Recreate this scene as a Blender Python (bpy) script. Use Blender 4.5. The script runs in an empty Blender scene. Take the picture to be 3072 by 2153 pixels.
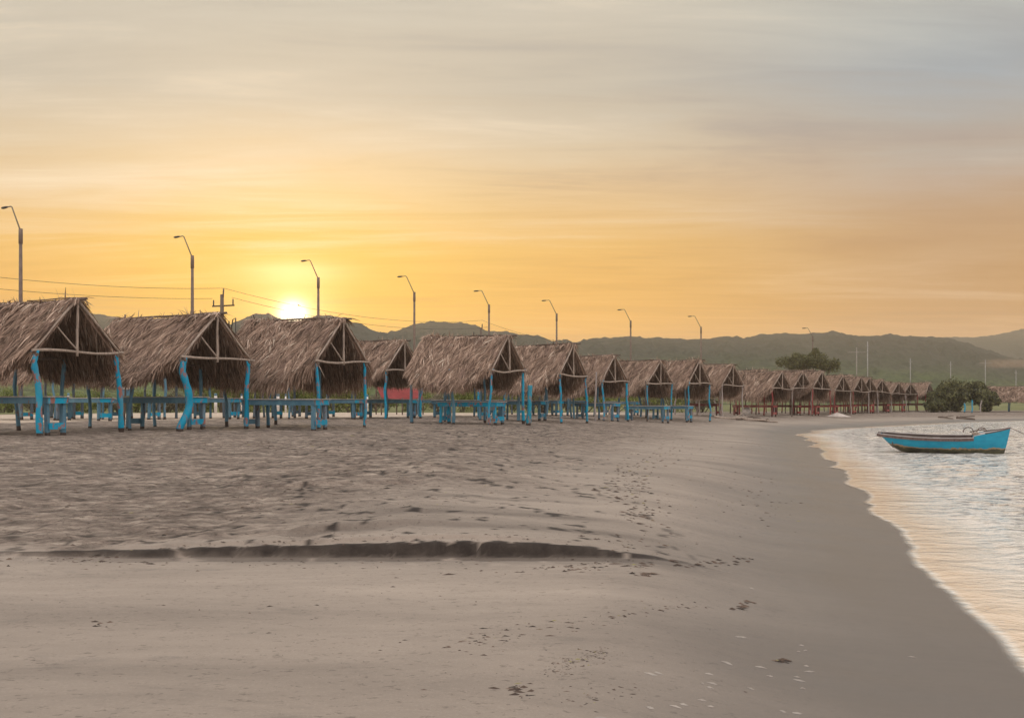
import bpy, math, random
import numpy as np
from mathutils import Vector, Matrix, noise as mnoise

random.seed(7)
RS = np.random.RandomState(11)
R = math.radians
FP, CX, HY, CAMZ = 3413.33, 1536.0, 1197.0, 1.8     # focal length and principal point in photo pixels

def lin(r, g, b):
    f = lambda c: (c/255.0/12.92) if c/255.0 <= .04045 else ((c/255.0+.055)/1.055)**2.4
    return (f(r), f(g), f(b), 1.0)

# ------------------------------------------------------------------ camera, world, sun, exposure
scene = bpy.context.scene
COL = scene.collection
cam_d = bpy.data.cameras.new('camera')
cam = bpy.data.objects.new('camera', cam_d)
COL.objects.link(cam)
cam.location = (0, 0, CAMZ)
cam.rotation_euler = (R(90), 0, 0)
cam_d.lens = 40.0
cam_d.sensor_width = 36.0
cam_d.shift_y = (HY-2153/2)/3072.0
cam_d.clip_start = .1
cam_d.clip_end = 6000
scene.camera = cam

SUN_AZ = math.atan((880-CX)/FP)          # measured from +Y towards +X
SUN_EL = math.atan((HY-946)/FP*math.cos(SUN_AZ))
sdir = Vector((math.sin(SUN_AZ)*math.cos(SUN_EL), math.cos(SUN_AZ)*math.cos(SUN_EL), math.sin(SUN_EL)))

world = bpy.data.worlds.new('World')
scene.world = world
world.use_nodes = True

class NT:
    """tiny helper for node trees"""
    def __init__(s, tree, clear=True):
        s.t = tree
        if clear: tree.nodes.clear()
    def n(s, typ, **kw):
        nd = s.t.nodes.new(typ)
        for k, v in kw.items():
            if k.startswith('_'): continue
            setattr(nd, k, v)
        return nd
    def put(s, sock, v):
        if v is None: return
        if isinstance(v, bpy.types.NodeSocket): s.t.links.new(v, sock)
        elif isinstance(v, bpy.types.Node): s.t.links.new(v.outputs[0], sock)
        else:
            if hasattr(sock.default_value, '__len__') and not hasattr(v, '__len__'):
                v = [v]*len(sock.default_value)
            sock.default_value = v
    def math(s, op, a, b=None, c=None, clamp=False):
        nd = s.n('ShaderNodeMath', operation=op); nd.use_clamp = clamp
        s.put(nd.inputs[0], a)
        if b is not None: s.put(nd.inputs[1], b)
        if c is not None: s.put(nd.inputs[2], c)
        return nd.outputs[0]
    def vm(s, op, a, b=None, out=0):
        nd = s.n('ShaderNodeVectorMath', operation=op)
        s.put(nd.inputs[0], a)
        if b is not None: s.put(nd.inputs[1], b)
        return nd.outputs[out]
    def mix(s, f, a, b, typ='MIX'):
        nd = s.n('ShaderNodeMix', data_type='RGBA', blend_type=typ)
        s.put(nd.inputs[0], f); s.put(nd.inputs[6], a); s.put(nd.inputs[7], b)
        return nd.outputs[2]
    def ramp(s, f, stops, interp='LINEAR'):
        nd = s.n('ShaderNodeValToRGB'); cr = nd.color_ramp; cr.interpolation = interp
        while len(cr.elements) < len(stops): cr.elements.new(1.0)
        for e, (p, c) in zip(cr.elements, stops):
            e.position = p; e.color = c if len(c) == 4 else (*c, 1)
        s.put(nd.inputs[0], f)
        return nd.outputs[0]
    def smooth(s, v, lo, hi):
        nd = s.n('ShaderNodeMapRange'); nd.interpolation_type = 'SMOOTHSTEP'
        s.put(nd.inputs[0], v); s.put(nd.inputs[1], lo); s.put(nd.inputs[2], hi)
        return nd.outputs[0]
    def noise(s, vec, scale, detail=4, rough=.55, dist=0.0):
        nd = s.n('ShaderNodeTexNoise')
        s.put(nd.inputs['Vector'], vec); nd.inputs['Scale'].default_value = scale
        nd.inputs['Detail'].default_value = detail; nd.inputs['Roughness'].default_value = rough
        nd.inputs['Distortion'].default_value = dist
        return nd.outputs[0]
    def mapping(s, vec, scale=(1, 1, 1), rot=(0, 0, 0), loc=(0, 0, 0)):
        nd = s.n('ShaderNodeMapping')
        s.put(nd.inputs[0], vec); nd.inputs['Scale'].default_value = scale
        nd.inputs['Rotation'].default_value = rot; nd.inputs['Location'].default_value = loc
        return nd.outputs[0]

def build_world():
    w = NT(world.node_tree)
    tc = w.n('ShaderNodeTexCoord')
    d = w.vm('NORMALIZE', tc.outputs['Generated'])
    sep = w.n('ShaderNodeSeparateXYZ'); w.put(sep.inputs[0], d)
    X, Y, Z = sep.outputs
    el = w.math('MULTIPLY', w.math('ARCSINE', Z), 180/math.pi)      # degrees
    elc = w.math('MAXIMUM', el, 0.0)
    # sheet of thin high cloud: streaks in a plane far above
    zz = w.math('ADD', w.math('MAXIMUM', Z, 0.0), .07)
    comb = w.n('ShaderNodeCombineXYZ')
    w.put(comb.inputs[0], w.math('DIVIDE', X, zz)); w.put(comb.inputs[1], w.math('DIVIDE', Y, zz))
    pl = comb.outputs[0]
    m1 = w.mapping(pl, scale=(.40, .95, 1), rot=(0, 0, R(33)))
    n1 = w.noise(m1, .8, 8, .58, 1.3)
    m2 = w.mapping(pl, scale=(.35, 1.5, 1), rot=(0, 0, R(-16)), loc=(3.1, 1.7, 0))
    n2 = w.noise(m2, 2.2, 8, .62, 1.2)
    m3 = w.mapping(pl, scale=(.22, .5, 1), rot=(0, 0, R(25)), loc=(7, 2, 0))
    n3 = w.noise(m3, .6, 3, .5, .3)
    streak = w.math('ADD', w.math('MULTIPLY', w.math('SUBTRACT', n1, .5), 1.0), w.math('MULTIPLY', w.math('SUBTRACT', n2, .5), .55))
    streak = w.math('ADD', streak, w.math('MULTIPLY', w.math('SUBTRACT', n3, .5), .9))
    # horizontal angle from the sun
    hx, hy = math.sin(SUN_AZ), math.cos(SUN_AZ)
    hl = w.math('SQRT', w.math('ADD', w.math('MULTIPLY', X, X), w.math('MULTIPLY', Y, Y)))
    dot = w.math('DIVIDE', w.math('ADD', w.math('MULTIPLY', X, hx), w.math('MULTIPLY', Y, hy)), w.math('MAXIMUM', hl, .001))
    daz = w.math('MULTIPLY', w.math('ARCCOSINE', w.math('MINIMUM', dot, .99999)), 180/math.pi)
    # clouds bend the colour bands a little
    eb = w.math('ADD', elc, w.math('MULTIPLY', streak, 5.5))
    e01 = w.math('DIVIDE', eb, 45.0, clamp=True)
    def rmp(st): return w.ramp(e01, [(e/45.0, lin(*c)) for e, c in st])
    near = rmp([(0, (250, 188, 20)), (4.5, (252, 196, 15)), (7.5, (252, 200, 74)), (9.9, (252, 214, 145)), (12, (244, 214, 168)),
                (15, (216, 201, 177)), (19.3, (207, 199, 182)), (45, (206, 202, 196))])
    mid = rmp([(0, (238, 168, 40)), (4.5, (242, 176, 42)), (7.5, (240, 187, 92)), (10, (232, 197, 145)), (12, (222, 200, 166)),
               (15, (200, 190, 172)), (19.3, (206, 197, 180)), (45, (206, 202, 196))])
    far = rmp([(0, (190, 140, 78)), (4.5, (196, 146, 82)), (7.5, (197, 158, 114)), (10, (190, 168, 148)), (12, (178, 170, 160)),
               (15, (163, 171, 176)), (19.3, (196, 196, 186)), (45, (206, 202, 198))])
    back = rmp([(0, (190, 176, 170)), (8, (206, 190, 182)), (20, (212, 202, 196)), (45, (208, 205, 204))])
    c = w.mix(w.smooth(daz, 1.0, 15.0), near, mid)
    c = w.mix(w.smooth(daz, 13.0, 33.0), c, far)
    c = w.mix(w.smooth(daz, 60.0, 130.0), c, back)
    # brighter and darker streaks of the veil
    hi = w.smooth(el, 5.0, 14.0)
    c = w.mix(w.math('MULTIPLY', w.smooth(w.math('MULTIPLY', streak, -1.0), .0, .34), w.math('ADD', .24, w.math('MULTIPLY', hi, .46))), c, w.mix(hi, lin(214, 160, 104), lin(176, 170, 168)))
    c = w.mix(w.math('MULTIPLY', w.smooth(streak, .02, .34), w.math('ADD', .14, w.math('MULTIPLY', hi, .42))), c, lin(250, 228, 196))
    gain = w.math('ADD', .97, w.math('MULTIPLY', streak, .46))
    # extra brightness added to unseen sky overhead and away from the sun, as fill
    up = w.math('MAXIMUM', w.smooth(el, 19.5, 33.0), w.smooth(daz, 45.0, 100.0))
    gain = w.math('MULTIPLY', gain, w.math('ADD', 1.0, w.math('MULTIPLY', up, 1.0)))
    c = w.mix(1.0, c, w.n('ShaderNodeCombineColor'), 'MULTIPLY') if False else w.vm('MULTIPLY', c, gain)
    # aureole round the sun
    sd = w.vm('DOT_PRODUCT', d, tuple(sdir), out=1)
    ang = w.math('MULTIPLY', w.math('ARCCOSINE', w.math('MINIMUM', sd, .9999999)), 180/math.pi)
    def glow(rad, colr, k):
        g = w.math('EXPONENT', w.math('MULTIPLY', w.math('POWER', w.math('DIVIDE', ang, rad), 2.0), -1.0))
        return w.vm('MULTIPLY', tuple(x*k for x in colr), g)
    c = w.vm('ADD', c, glow(.60, (1.0, .93, .72), 4.0))
    c = w.vm('ADD', c, glow(2.0, (1.0, .82, .45), .60))
    c = w.vm('ADD', c, glow(6.5, (1.0, .62, .14), .12))
    # flattened bright veil right above the sun
    el2 = w.math('DIVIDE', w.math('SUBTRACT', el, 6.3), .5)
    az2 = w.math('DIVIDE', daz, 2.6)
    g2 = w.math('EXPONENT', w.math('MULTIPLY', w.math('ADD', w.math('MULTIPLY', el2, el2), w.math('MULTIPLY', az2, az2)), -1.0))
    c = w.vm('ADD', c, w.vm('MULTIPLY', (.30, .26, .2), g2))
    bg1 = w.n('ShaderNodeBackground'); w.put(bg1.inputs[0], c); bg1.inputs[1].default_value = 1.0
    sky = w.n('ShaderNodeTexSky', sky_type='NISHITA')
    sky.sun_disc = False; sky.sun_elevation = SUN_EL; sky.sun_rotation = SUN_AZ; sky.altitude = 0
    bg2 = w.n('ShaderNodeBackground'); w.put(bg2.inputs[0], sky.outputs[0]); bg2.inputs[1].default_value = 0.004
    add = w.n('ShaderNodeAddShader'); w.put(add.inputs[0], bg1.outputs[0]); w.put(add.inputs[1], bg2.outputs[0])
    out = w.n('ShaderNodeOutputWorld'); w.put(out.inputs[0], add.outputs[0])
build_world()

sun_d = bpy.data.lights.new('sun', 'SUN')
sun_d.energy = 2.3
sun_d.angle = R(1.2)
sun_d.color = (1.0, .72, .42)
sun = bpy.data.objects.new('sun', sun_d)
COL.objects.link(sun)
sun.rotation_euler = sdir.to_track_quat('Z', 'Y').to_euler()
sun.location = sdir*50

scene.view_settings.view_transform = 'Standard'
scene.view_settings.look = 'None'
scene.view_settings.gamma = 1.0
scene.view_settings.exposure = 0.0
scene.view_settings.use_curve_mapping = False
scene.cycles.max_bounces = 6
scene.cycles.diffuse_bounces = 3
scene.cycles.glossy_bounces = 3
scene.cycles.transmission_bounces = 3
scene.cycles.volume_bounces = 0
scene.cycles.transparent_max_bounces = 6

# ------------------------------------------------------------------ numpy noise
def _h(ix, iy, seed):
    n = (ix.astype(np.int64)*374761393 + iy.astype(np.int64)*668265263 + seed*974711) & 0x7fffffff
    n = ((n ^ (n >> 13))*1274126177) & 0x7fffffff
    return ((n ^ (n >> 16)) & 0xffff)/65535.0
def vnoise(x, y, seed=0):
    x = np.asarray(x, float); y = np.asarray(y, float)
    ix = np.floor(x); iy = np.floor(y); fx = x-ix; fy = y-iy
    fx = fx*fx*(3-2*fx); fy = fy*fy*(3-2*fy)
    a = _h(ix, iy, seed); b = _h(ix+1, iy, seed); c = _h(ix, iy+1, seed); d = _h(ix+1, iy+1, seed)
    return (a*(1-fx)+b*fx)*(1-fy)+(c*(1-fx)+d*fx)*fy
def fbm(x, y, seed=0, octv=4, g=.5):
    s = 0; a = 1; t = 0
    for i in range(octv):
        s = s+a*(vnoise(x*2**i+i*17.3, y*2**i+i*9.1, seed+i)-.5); t += a; a *= g
    return s/t*2
def sst(v, lo, hi):
    t = np.clip((np.asarray(v, float)-lo)/(hi-lo), 0, 1)
    return t*t*(3-2*t)

# ------------------------------------------------------------------ ground shape
def gp(px, py, z=0.0):
    """the point of height z that the photograph shows at px, py"""
    Y = (CAMZ-z)*FP/(py-HY)
    return ((px-CX)/FP*Y, Y)
SH = [(2.3, -60), (2.0, -10), (2.4, 0), (2.7, 4), gp(3072, 2075), gp(2960, 1950), gp(2850, 1800), gp(2735, 1650), gp(2640, 1550),
      gp(2540, 1440), gp(2490, 1380), gp(2435, 1335), gp(2398, 1313), gp(2390, 1304), gp(2440, 1292), gp(2560, 1282.5), gp(2700, 1274.5),
      gp(2900, 1265), gp(3072, 1261.5), (75, 104), (130, 112), (300, 118), (1500, 140)]
SH = np.array(SH)
def shore_d(x, y):
    """signed distance to the water's edge, positive on land"""
    x = np.asarray(x, float); y = np.asarray(y, float)
    best = np.full(x.shape, 1e9); sg = np.ones(x.shape); par = np.zeros(x.shape); acc = 0
    for i in range(len(SH)-1):
        ax, ay = SH[i]; bx, by = SH[i+1]; dx, dy = bx-ax, by-ay; L = math.hypot(dx, dy)
        t = np.clip(((x-ax)*dx+(y-ay)*dy)/(L*L), 0, 1)
        qx = x-(ax+t*dx); qy = y-(ay+t*dy); dd = np.hypot(qx, qy)
        cr = dx*(y-ay)-dy*(x-ax)
        m = dd < best
        best = np.where(m, dd, best); sg = np.where(m, np.where(cr > 0, 1, -1), sg); par = np.where(m, acc+t*L, par)
        acc += L
    d = best*sg
    # scalloped swash line
    amp = .09+.005*np.clip(y, 0, 60)
    d = d+amp*(fbm(par*.45, par*0, 31, 3)*1.3)+.03*fbm(par*2.2, par*0+4, 37, 2)
    return d
PD = [-400, -40, -6, -1.0, 0, 1, 2.6, 5, 8, 11, 16, 25, 60, 400]
PZ = [-1.0, -1.0, -.6, -.10, 0, .075, .25, .42, .65, .84, .93, 1.0, 1.0, 1.0]
def scarp_y(x):
    return 10.40+.05*np.sin(x*.9+1.0)+.10*fbm(x*.8, x*0+3, 5, 3)+.035*fbm(x*5.0, x*0+8, 6, 3, .7)-.07*sst(x, .3, 2.2)
def gz(x, y):
    x = np.asarray(x, float); y = np.asarray(y, float)
    d = shore_d(x, y)
    z = np.interp(d, PD, PZ)
    z = z+np.interp(d, [1.6, 3.2, 7, 14, 25], [0, .20, .26, .1, 0])*(1-sst(y, 17, 34))
    z = np.where(d > 0, z*(1-.42*sst(y, 66, 96)*(1-sst(y, 150, 260))), z)
    sy = scarp_y(x)
    step = (.105+.075*np.exp(-((x+.2)/1.7)**2))*(1-sst(x, .1, 2.3))*(.35+.65*sst(x, -5.0, -2.4))
    cap = .335+.008*np.clip(y-5, -5, 6)+step*(.72*sst(y, sy-.03, sy+.02)+.28*sst(y, sy+.10+.04*fbm(x*3, x*0+2, 14, 3), sy+.15+.04*fbm(x*3, x*0+2, 14, 3)))
    cap = cap+np.interp(y, [10.4, 12, 24, 40], [0, .07, .50, .6])
    for yy, a, x0, x1 in ((11.25, .07, -1.6, 2.0), (12.25, .065, -1.0, 1.6), (13.8, .055, -.6, 1.5), (15.3, .05, -3.0, .8)):
        s2 = yy+.35*fbm(x*.4, x*0+yy, 9, 3)+(x*.12)
        cap = cap+a*(sst(y, s2-.06, s2+.05)-sst(y, s2+.05, s2+1.2))*sst(x, x0-1, x0)*(1-sst(x, x1-1.2, x1))
    z = np.where(d > 0, np.minimum(z, cap)-.03*np.exp(-np.abs(z-cap)*18), z)
    rough = sst(y, sy, sy+.35)*sst(d, 3.0, 7.0)
    near = 1-sst(y, 45, 80)
    dry = sst(d, .1, 1.8)
    z = z+dry*(.012*fbm(x*1.1, y*.8, 71, 3))+rough*near*(.042*fbm(x*1.1, y*.9, 73, 5, .66)+.035*fbm(x*4.0, y*3.0, 77, 3, .6))
    z = z-step*.35*np.exp(-((y-(sy-.16))/.12)**2)*(d > 2)
    return z
def gz1(x, y): return float(gz(np.array([x]), np.array([y]))[0])

# ------------------------------------------------------------------ object helpers
def tag(o, label=None, cat=None, group=None, kind=None):
    if label: o['label'] = label
    if cat: o['category'] = cat
    if group: o['group'] = group
    if kind: o['kind'] = kind
    return o
def empty(name, loc=(0, 0, 0), rz=0.0, **kw):
    o = bpy.data.objects.new(name, None); COL.objects.link(o)
    o.empty_display_size = .3
    o.location = loc; o.rotation_euler = (0, 0, rz)
    return tag(o, **kw)
class MB:
    """collects verts, faces and material indices of one mesh"""
    def __init__(s): s.v = []; s.f = []; s.m = []; s.n = 0; s.sm = []; s.tone = {}
    def add(s, v, f, mi=0, smooth=False):
        v = np.asarray(v, float).reshape(-1, 3)
        s.v.append(v); s.f.extend([tuple(int(i)+s.n for i in q) for q in f])
        s.m.extend([mi]*len(f)); s.sm.extend([smooth]*len(f)); s.n += len(v)
        return s
    def box(s, c, size, mi=0, rz=0.0, rx=0.0, ry=0.0, jit=0.0):
        hx, hy, hz = [k/2 for k in size]
        v = np.array([(x, y, z) for x in (-hx, hx) for y in (-hy, hy) for z in (-hz, hz)], float)
        if jit: v = v+RS.uniform(-jit, jit, v.shape)
        M = Matrix.Rotation(rz, 3, 'Z') @ Matrix.Rotation(ry, 3, 'Y') @ Matrix.Rotation(rx, 3, 'X')
        v = v @ np.array(M).T + np.array(c)
        f = [(0, 1, 3, 2), (4, 6, 7, 5), (0, 4, 5, 1), (2, 3, 7, 6), (0, 2, 6, 4), (1, 5, 7, 3)]
        return s.add(v, f, mi)
    def tube(s, pts, rad, n=7, mi=0, wob=0.0, cap=True):
        pts = [Vector(p) for p in pts]
        if not hasattr(rad, '__len__'): rad = [rad]*len(pts)
        up = Vector((0, 0, 1)); V = []
        t0 = (pts[1]-pts[0]).normalized()
        a = t0.cross(up if abs(t0.z) < .9 else Vector((1, 0, 0))).normalized()
        for i, p in enumerate(pts):
            t = (pts[min(i+1, len(pts)-1)]-pts[max(i-1, 0)]).normalized()
            a = (a-t*a.dot(t)).normalized(); b = t.cross(a)
            for k in range(n):
                th = 2*math.pi*k/n; r = rad[i]*(1+(random.uniform(-wob, wob) if wob else 0))
                V.append(p+(a*math.cos(th)+b*math.sin(th))*r)
        F = []
        for i in range(len(pts)-1):
            for k in range(n):
                F.append((i*n+k, i*n+(k+1) % n, (i+1)*n+(k+1) % n, (i+1)*n+k))
        s.add([tuple(q) for q in V], F, mi, True)
        if cap:
            base = s.n-len(V)
            s.f.append(tuple(base+k for k in range(n))[::-1]); s.m.append(mi); s.sm.append(False)
            s.f.append(tuple(base+(len(pts)-1)*n+k for k in range(n))); s.m.append(mi); s.sm.append(False)
        return s
    def build(s, name, mats, parent=None):
        me = bpy.data.meshes.new(name)
        v = np.concatenate(s.v) if s.v else np.zeros((0, 3))
        me.from_pydata([], [], []) if False else None
        me.vertices.add(len(v)); me.vertices.foreach_set('co', v.astype(np.float32).ravel())
        ls = np.array([len(f) for f in s.f], np.int32)
        me.loops.add(int(ls.sum())); me.polygons.add(len(ls))
        me.loops.foreach_set('vertex_index', np.concatenate([np.array(f, np.int32) for f in s.f]) if len(s.f) else np.zeros(0, np.int32))
        st = np.zeros(len(ls), np.int32); st[1:] = np.cumsum(ls)[:-1]
        me.polygons.foreach_set('loop_start', st)
        me.polygons.foreach_set('material_index', np.array(s.m, np.int32))
        me.polygons.foreach_set('use_smooth', np.array(s.sm, bool))
        me.update(calc_edges=True); me.validate()
        if not isinstance(mats, (list, tuple)): mats = [mats]
        for m in mats: me.materials.append(m)
        if s.tone:
            tn = np.full(len(v), .35, np.float32)
            for st_, a_ in s.tone.items(): tn[st_:st_+len(a_)] = a_
            at = me.attributes.new('tone', 'FLOAT', 'POINT')
            if len(at.data) == len(tn): at.data.foreach_set('value', tn)
        o = bpy.data.objects.new(name, me); COL.objects.link(o)
        if parent: o.parent = parent
        return o
def fast_quads(mb, V, Q, mi=0):
    """many quads at once: V (n,3), Q (k,4)"""
    mb.v.append(V); Q = Q+mb.n
    mb.f.extend(map(tuple, Q.tolist())); mb.m.extend([mi]*len(Q)); mb.sm.extend([False]*len(Q)); mb.n += len(V)
def grid_mesh(name, X, Y, Z, mat, attrs=None, smooth=True):
    ny, nx = X.shape
    me = bpy.data.meshes.new(name)
    V = np.stack([X, Y, Z], -1).reshape(-1, 3).astype(np.float32)
    idx = np.arange(nx*ny).reshape(ny, nx)
    Q = np.stack([idx[:-1, :-1], idx[:-1, 1:], idx[1:, 1:], idx[1:, :-1]], -1).reshape(-1, 4).astype(np.int32)
    me.vertices.add(len(V)); me.vertices.foreach_set('co', V.ravel())
    me.loops.add(Q.size); me.polygons.add(len(Q))
    me.loops.foreach_set('vertex_index', Q.ravel())
    me.polygons.foreach_set('loop_start', np.arange(0, Q.size, 4, dtype=np.int32))
    me.polygons.foreach_set('use_smooth', np.full(len(Q), smooth))
    me.update(calc_edges=True)
    for k, a in (attrs or {}).items():
        at = me.attributes.new(k, 'FLOAT', 'POINT'); at.data.foreach_set('value', a.reshape(-1).astype(np.float32))
    me.materials.append(mat)
    o = bpy.data.objects.new(name, me); COL.objects.link(o)
    return o
def copy_tree(o, parent=None):
    c = o.copy(); COL.objects.link(c)
    if parent: c.parent = parent
    for ch in o.children: copy_tree(ch, c)
    return c

# ------------------------------------------------------------------ materials
def new_mat(name):
    m = bpy.data.materials.new(name); m.use_nodes = True
    t = NT(m.node_tree)
    out = t.n('ShaderNodeOutputMaterial'); b = t.n('ShaderNodeBsdfPrincipled')
    t.put(out.inputs[0], b.outputs[0])
    return m, t, b, out
def attr(t, name):
    a = t.n('ShaderNodeAttribute'); a.attribute_name = name
    return a.outputs['Fac']
def bump(t, b, h, strength, dist):
    bp = t.n('ShaderNodeBump'); bp.inputs['Strength'].default_value = strength; bp.inputs['Distance'].default_value = dist
    t.put(bp.inputs['Height'], h); t.put(b.inputs['Normal'], bp.outputs[0]); return bp
def objc(t): return t.n('ShaderNodeTexCoord').outputs['Object']
def wpos(t): return t.n('ShaderNodeNewGeometry').outputs['Position']

def m_sand():
    m, t, b, o = new_mat('sand')
    p = wpos(t)
    big = t.noise(t.mapping(p, (.25, .6, 1)), 1.0, 4, .55)
    med = t.noise(t.mapping(p, (1.2, 2.2, 1)), 1.6, 5, .6, .4)
    fine = t.noise(p, 60, 4, .7)
    c = t.ramp(big, [(.3, (.27, .225, .190)), (.7, (.34, .285, .24))])
    c = t.mix(t.smooth(med, .55, .75), c, (.245, .208, .178, 1))
    rough = attr(t, 'rough'); wet = attr(t, 'wet'); pale = attr(t, 'pale'); green = attr(t, 'green')
    # dry churned sand: warm brown with darker litter flecks
    chn = t.noise(t.mapping(p, (1.0, 1.6, 1)), 3.2, 7, .72, .3)
    chc = t.ramp(chn, [(.36, (.06, .043, .035)), (.44, (.16, .118, .096)), (.53, (.255, .202, .166)), (.62, (.40, .33, .275))])
    c = t.mix(t.math('MULTIPLY', rough, .85), c, chc)
    flk = t.noise(t.mapping(p, (3.2, 3.6, 3)), 2.4, 5, .72)
    c = t.mix(t.math('MULTIPLY', t.smooth(flk, .575, .64), t.math('ADD', .03, t.math('MULTIPLY', rough, .7))), c, (.055, .04, .03, 1))
    c = t.mix(t.math('MULTIPLY', t.smooth(fine, .5, .7), .30), c, (.46, .40, .34, 1))
    c = t.mix(t.math('MULTIPLY', t.math('SUBTRACT', 1.0, t.smooth(t.noise(t.mapping(p, (14, 22, 10)), 1, 4, .7), .33, .42)), .6), c, (.12, .095, .08, 1))
    band = t.noise(t.mapping(p, (.16, .75, 1), rot=(0, 0, R(4))), 1.0, 5, .62, .5)
    c = t.vm('MULTIPLY', c, t.math('ADD', .50, t.math('MULTIPLY', band, 1.0)))
    strk = t.noise(t.mapping(p, (.8, 2.6, 1)), 2.0, 6, .72)
    c = t.vm('MULTIPLY', c, t.math('ADD', 1.0, t.math('MULTIPLY', t.math('SUBTRACT', strk, .5), t.math('ADD', .36, t.math('MULTIPLY', rough, 2.1)))))
    # damp sand by the water
    wn = t.math('ADD', wet, t.math('MULTIPLY', t.math('SUBTRACT', t.noise(t.mapping(p, (.8, .35, 1)), 1.2, 4, .5), .5), .5), clamp=True)
    wn = t.math('MULTIPLY', wn, t.smooth(wet, 0.0, .15))
    c = t.mix(t.math('MULTIPLY', wn, .9), c, (.098, .083, .076, 1))
    dk = attr(t, 'damp_shade')
    c = t.mix(t.math('MULTIPLY', dk, t.math('ADD', .72, t.math('MULTIPLY', chn, .45))), c, (.036, .028, .024, 1))  # darkens by the cliff's damp sand and its painted shadow
    pn = t.noise(t.mapping(p, (.15, .5, 1)), 1.0, 5, .6)
    c = t.mix(pale, c, t.ramp(pn, [(.3, (.50, .40, .31)), (.7, (.74, .62, .51))]))
    gn = t.noise(p, .35, 6, .65)
    c = t.mix(green, c, t.ramp(gn, [(.3, (.07, .075, .03)), (.5, (.15, .165, .05)), (.7, (.26, .22, .12))]))
    t.put(b.inputs['Base Color'], c)
    t.put(b.inputs['Roughness'], t.math('SUBTRACT', .88, t.math('MULTIPLY', wn, .52)))
    b.inputs['Specular IOR Level'].default_value = .35
    h = t.math('ADD', t.math('MULTIPLY', fine, .12), t.math('MULTIPLY', med, .5))
    h = t.math('ADD', h, t.math('MULTIPLY', t.math('MULTIPLY', t.math('ADD', chn, flk), rough), 3.2))
    h = t.math('MULTIPLY', h, t.math('SUBTRACT', 1.0, t.math('MULTIPLY', wn, .8)))
    bump(t, b, h, .8, .03)
    return m
def m_water():
    m, t, b, o = new_mat('water')
    p = wpos(t)
    sh = attr(t, 'shore')                       # metres from the edge
    n1 = t.noise(t.mapping(p, (1.0, 1.5, 1), rot=(0, 0, R(-20))), 1.5, 5, .58, .5)
    n2 = t.noise(t.mapping(p, (1.0, 1.15, 1), rot=(0, 0, R(12))), 4.2, 5, .66, .6)
    n3 = t.noise(t.mapping(p, (1.0, 1.8, 1)), 22, 3, .5, .2)
    h = t.math('ADD', t.math('MULTIPLY', n1, 1.6), t.math('MULTIPLY', n2, .40))
    h = t.math('ADD', h, t.math('MULTIPLY', n3, .02))
    deep = t.smooth(sh, .2, 2.6)
    h = t.math('MULTIPLY', h, t.math('ADD', .10, t.math('MULTIPLY', deep, .90)))
    c = t.mix(t.smooth(sh, 0.0, 1.7), (.80, .63, .47, 1), (.92, .88, .82, 1))  # peach rim and cream body carry the sky's reflection as base colour
    c = t.mix(t.math('MULTIPLY', t.smooth(t.math('ADD', t.math('MULTIPLY', n2, .6), t.math('MULTIPLY', n1, .4)), .515, .555), t.math('MULTIPLY', deep, .85)), c, (.07, .11, .15, 1))  # dark flecks painted for ripple facets that mirror less sky
    foam = t.math('MULTIPLY', t.math('SUBTRACT', 1.0, t.smooth(sh, .03, .16)), t.math('ADD', .5, t.smooth(n2, .42, .6)))
    c = t.mix(t.math('MULTIPLY', foam, .95), c, (.93, .89, .82, 1))
    edge = t.math('ADD', sh, t.math('MULTIPLY', t.math('SUBTRACT', n1, .5), .10))
    t.put(b.inputs['Alpha'], t.smooth(edge, -.03, .10))
    t.put(b.inputs['Base Color'], c)
    b.inputs['Roughness'].default_value = .06
    b.inputs['IOR'].default_value = 1.36
    bump(t, b, h, 1.0, .30)
    return m
def m_thatch(name, k=1.0):
    m, t, b, o = new_mat(name)
    g = t.n('ShaderNodeNewGeometry')
    r = t.math('ADD', t.math('MULTIPLY', g.outputs['Random Per Island'], .42), t.math('MULTIPLY', attr(t, 'tone'), .62))
    p = objc(t)
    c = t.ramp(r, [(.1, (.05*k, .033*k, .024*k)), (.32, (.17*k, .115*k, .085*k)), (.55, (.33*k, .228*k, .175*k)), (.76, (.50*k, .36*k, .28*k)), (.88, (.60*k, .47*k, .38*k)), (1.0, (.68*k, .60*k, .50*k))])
    n = t.noise(p, 1.6, 4, .6)
    c = t.mix(t.smooth(n, .52, .75), c, (.25*k, .170*k, .138*k, 1))
    n2 = t.noise(p, 40, 2, .5)
    c = t.mix(t.math('MULTIPLY', n2, .35), c, (.12, .085, .06, 1))
    t.put(b.inputs['Base Color'], c)
    b.inputs['Roughness'].default_value = .75
    b.inputs['Specular IOR Level'].default_value = .25
    tr = t.n('ShaderNodeBsdfTranslucent'); t.put(tr.inputs[0], c)
    mx = t.n('ShaderNodeMixShader'); mx.inputs[0].default_value = .10
    t.put(mx.inputs[1], b.outputs[0]); t.put(mx.inputs[2], tr.outputs[0]); t.put(o.inputs[0], mx.outputs[0])
    return m
def m_wood(name, c1, c2, rough=.8, scale=6):
    m, t, b, o = new_mat(name)
    p = objc(t)
    n = t.noise(t.mapping(p, (scale, scale, scale*.25)), 3, 5, .65, .6)
    c = t.ramp(n, [(.3, c1), (.7, c2)])
    t.put(b.inputs['Base Color'], c); b.inputs['Roughness'].default_value = rough
    bump(t, b, n, .5, .01)
    return m
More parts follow.
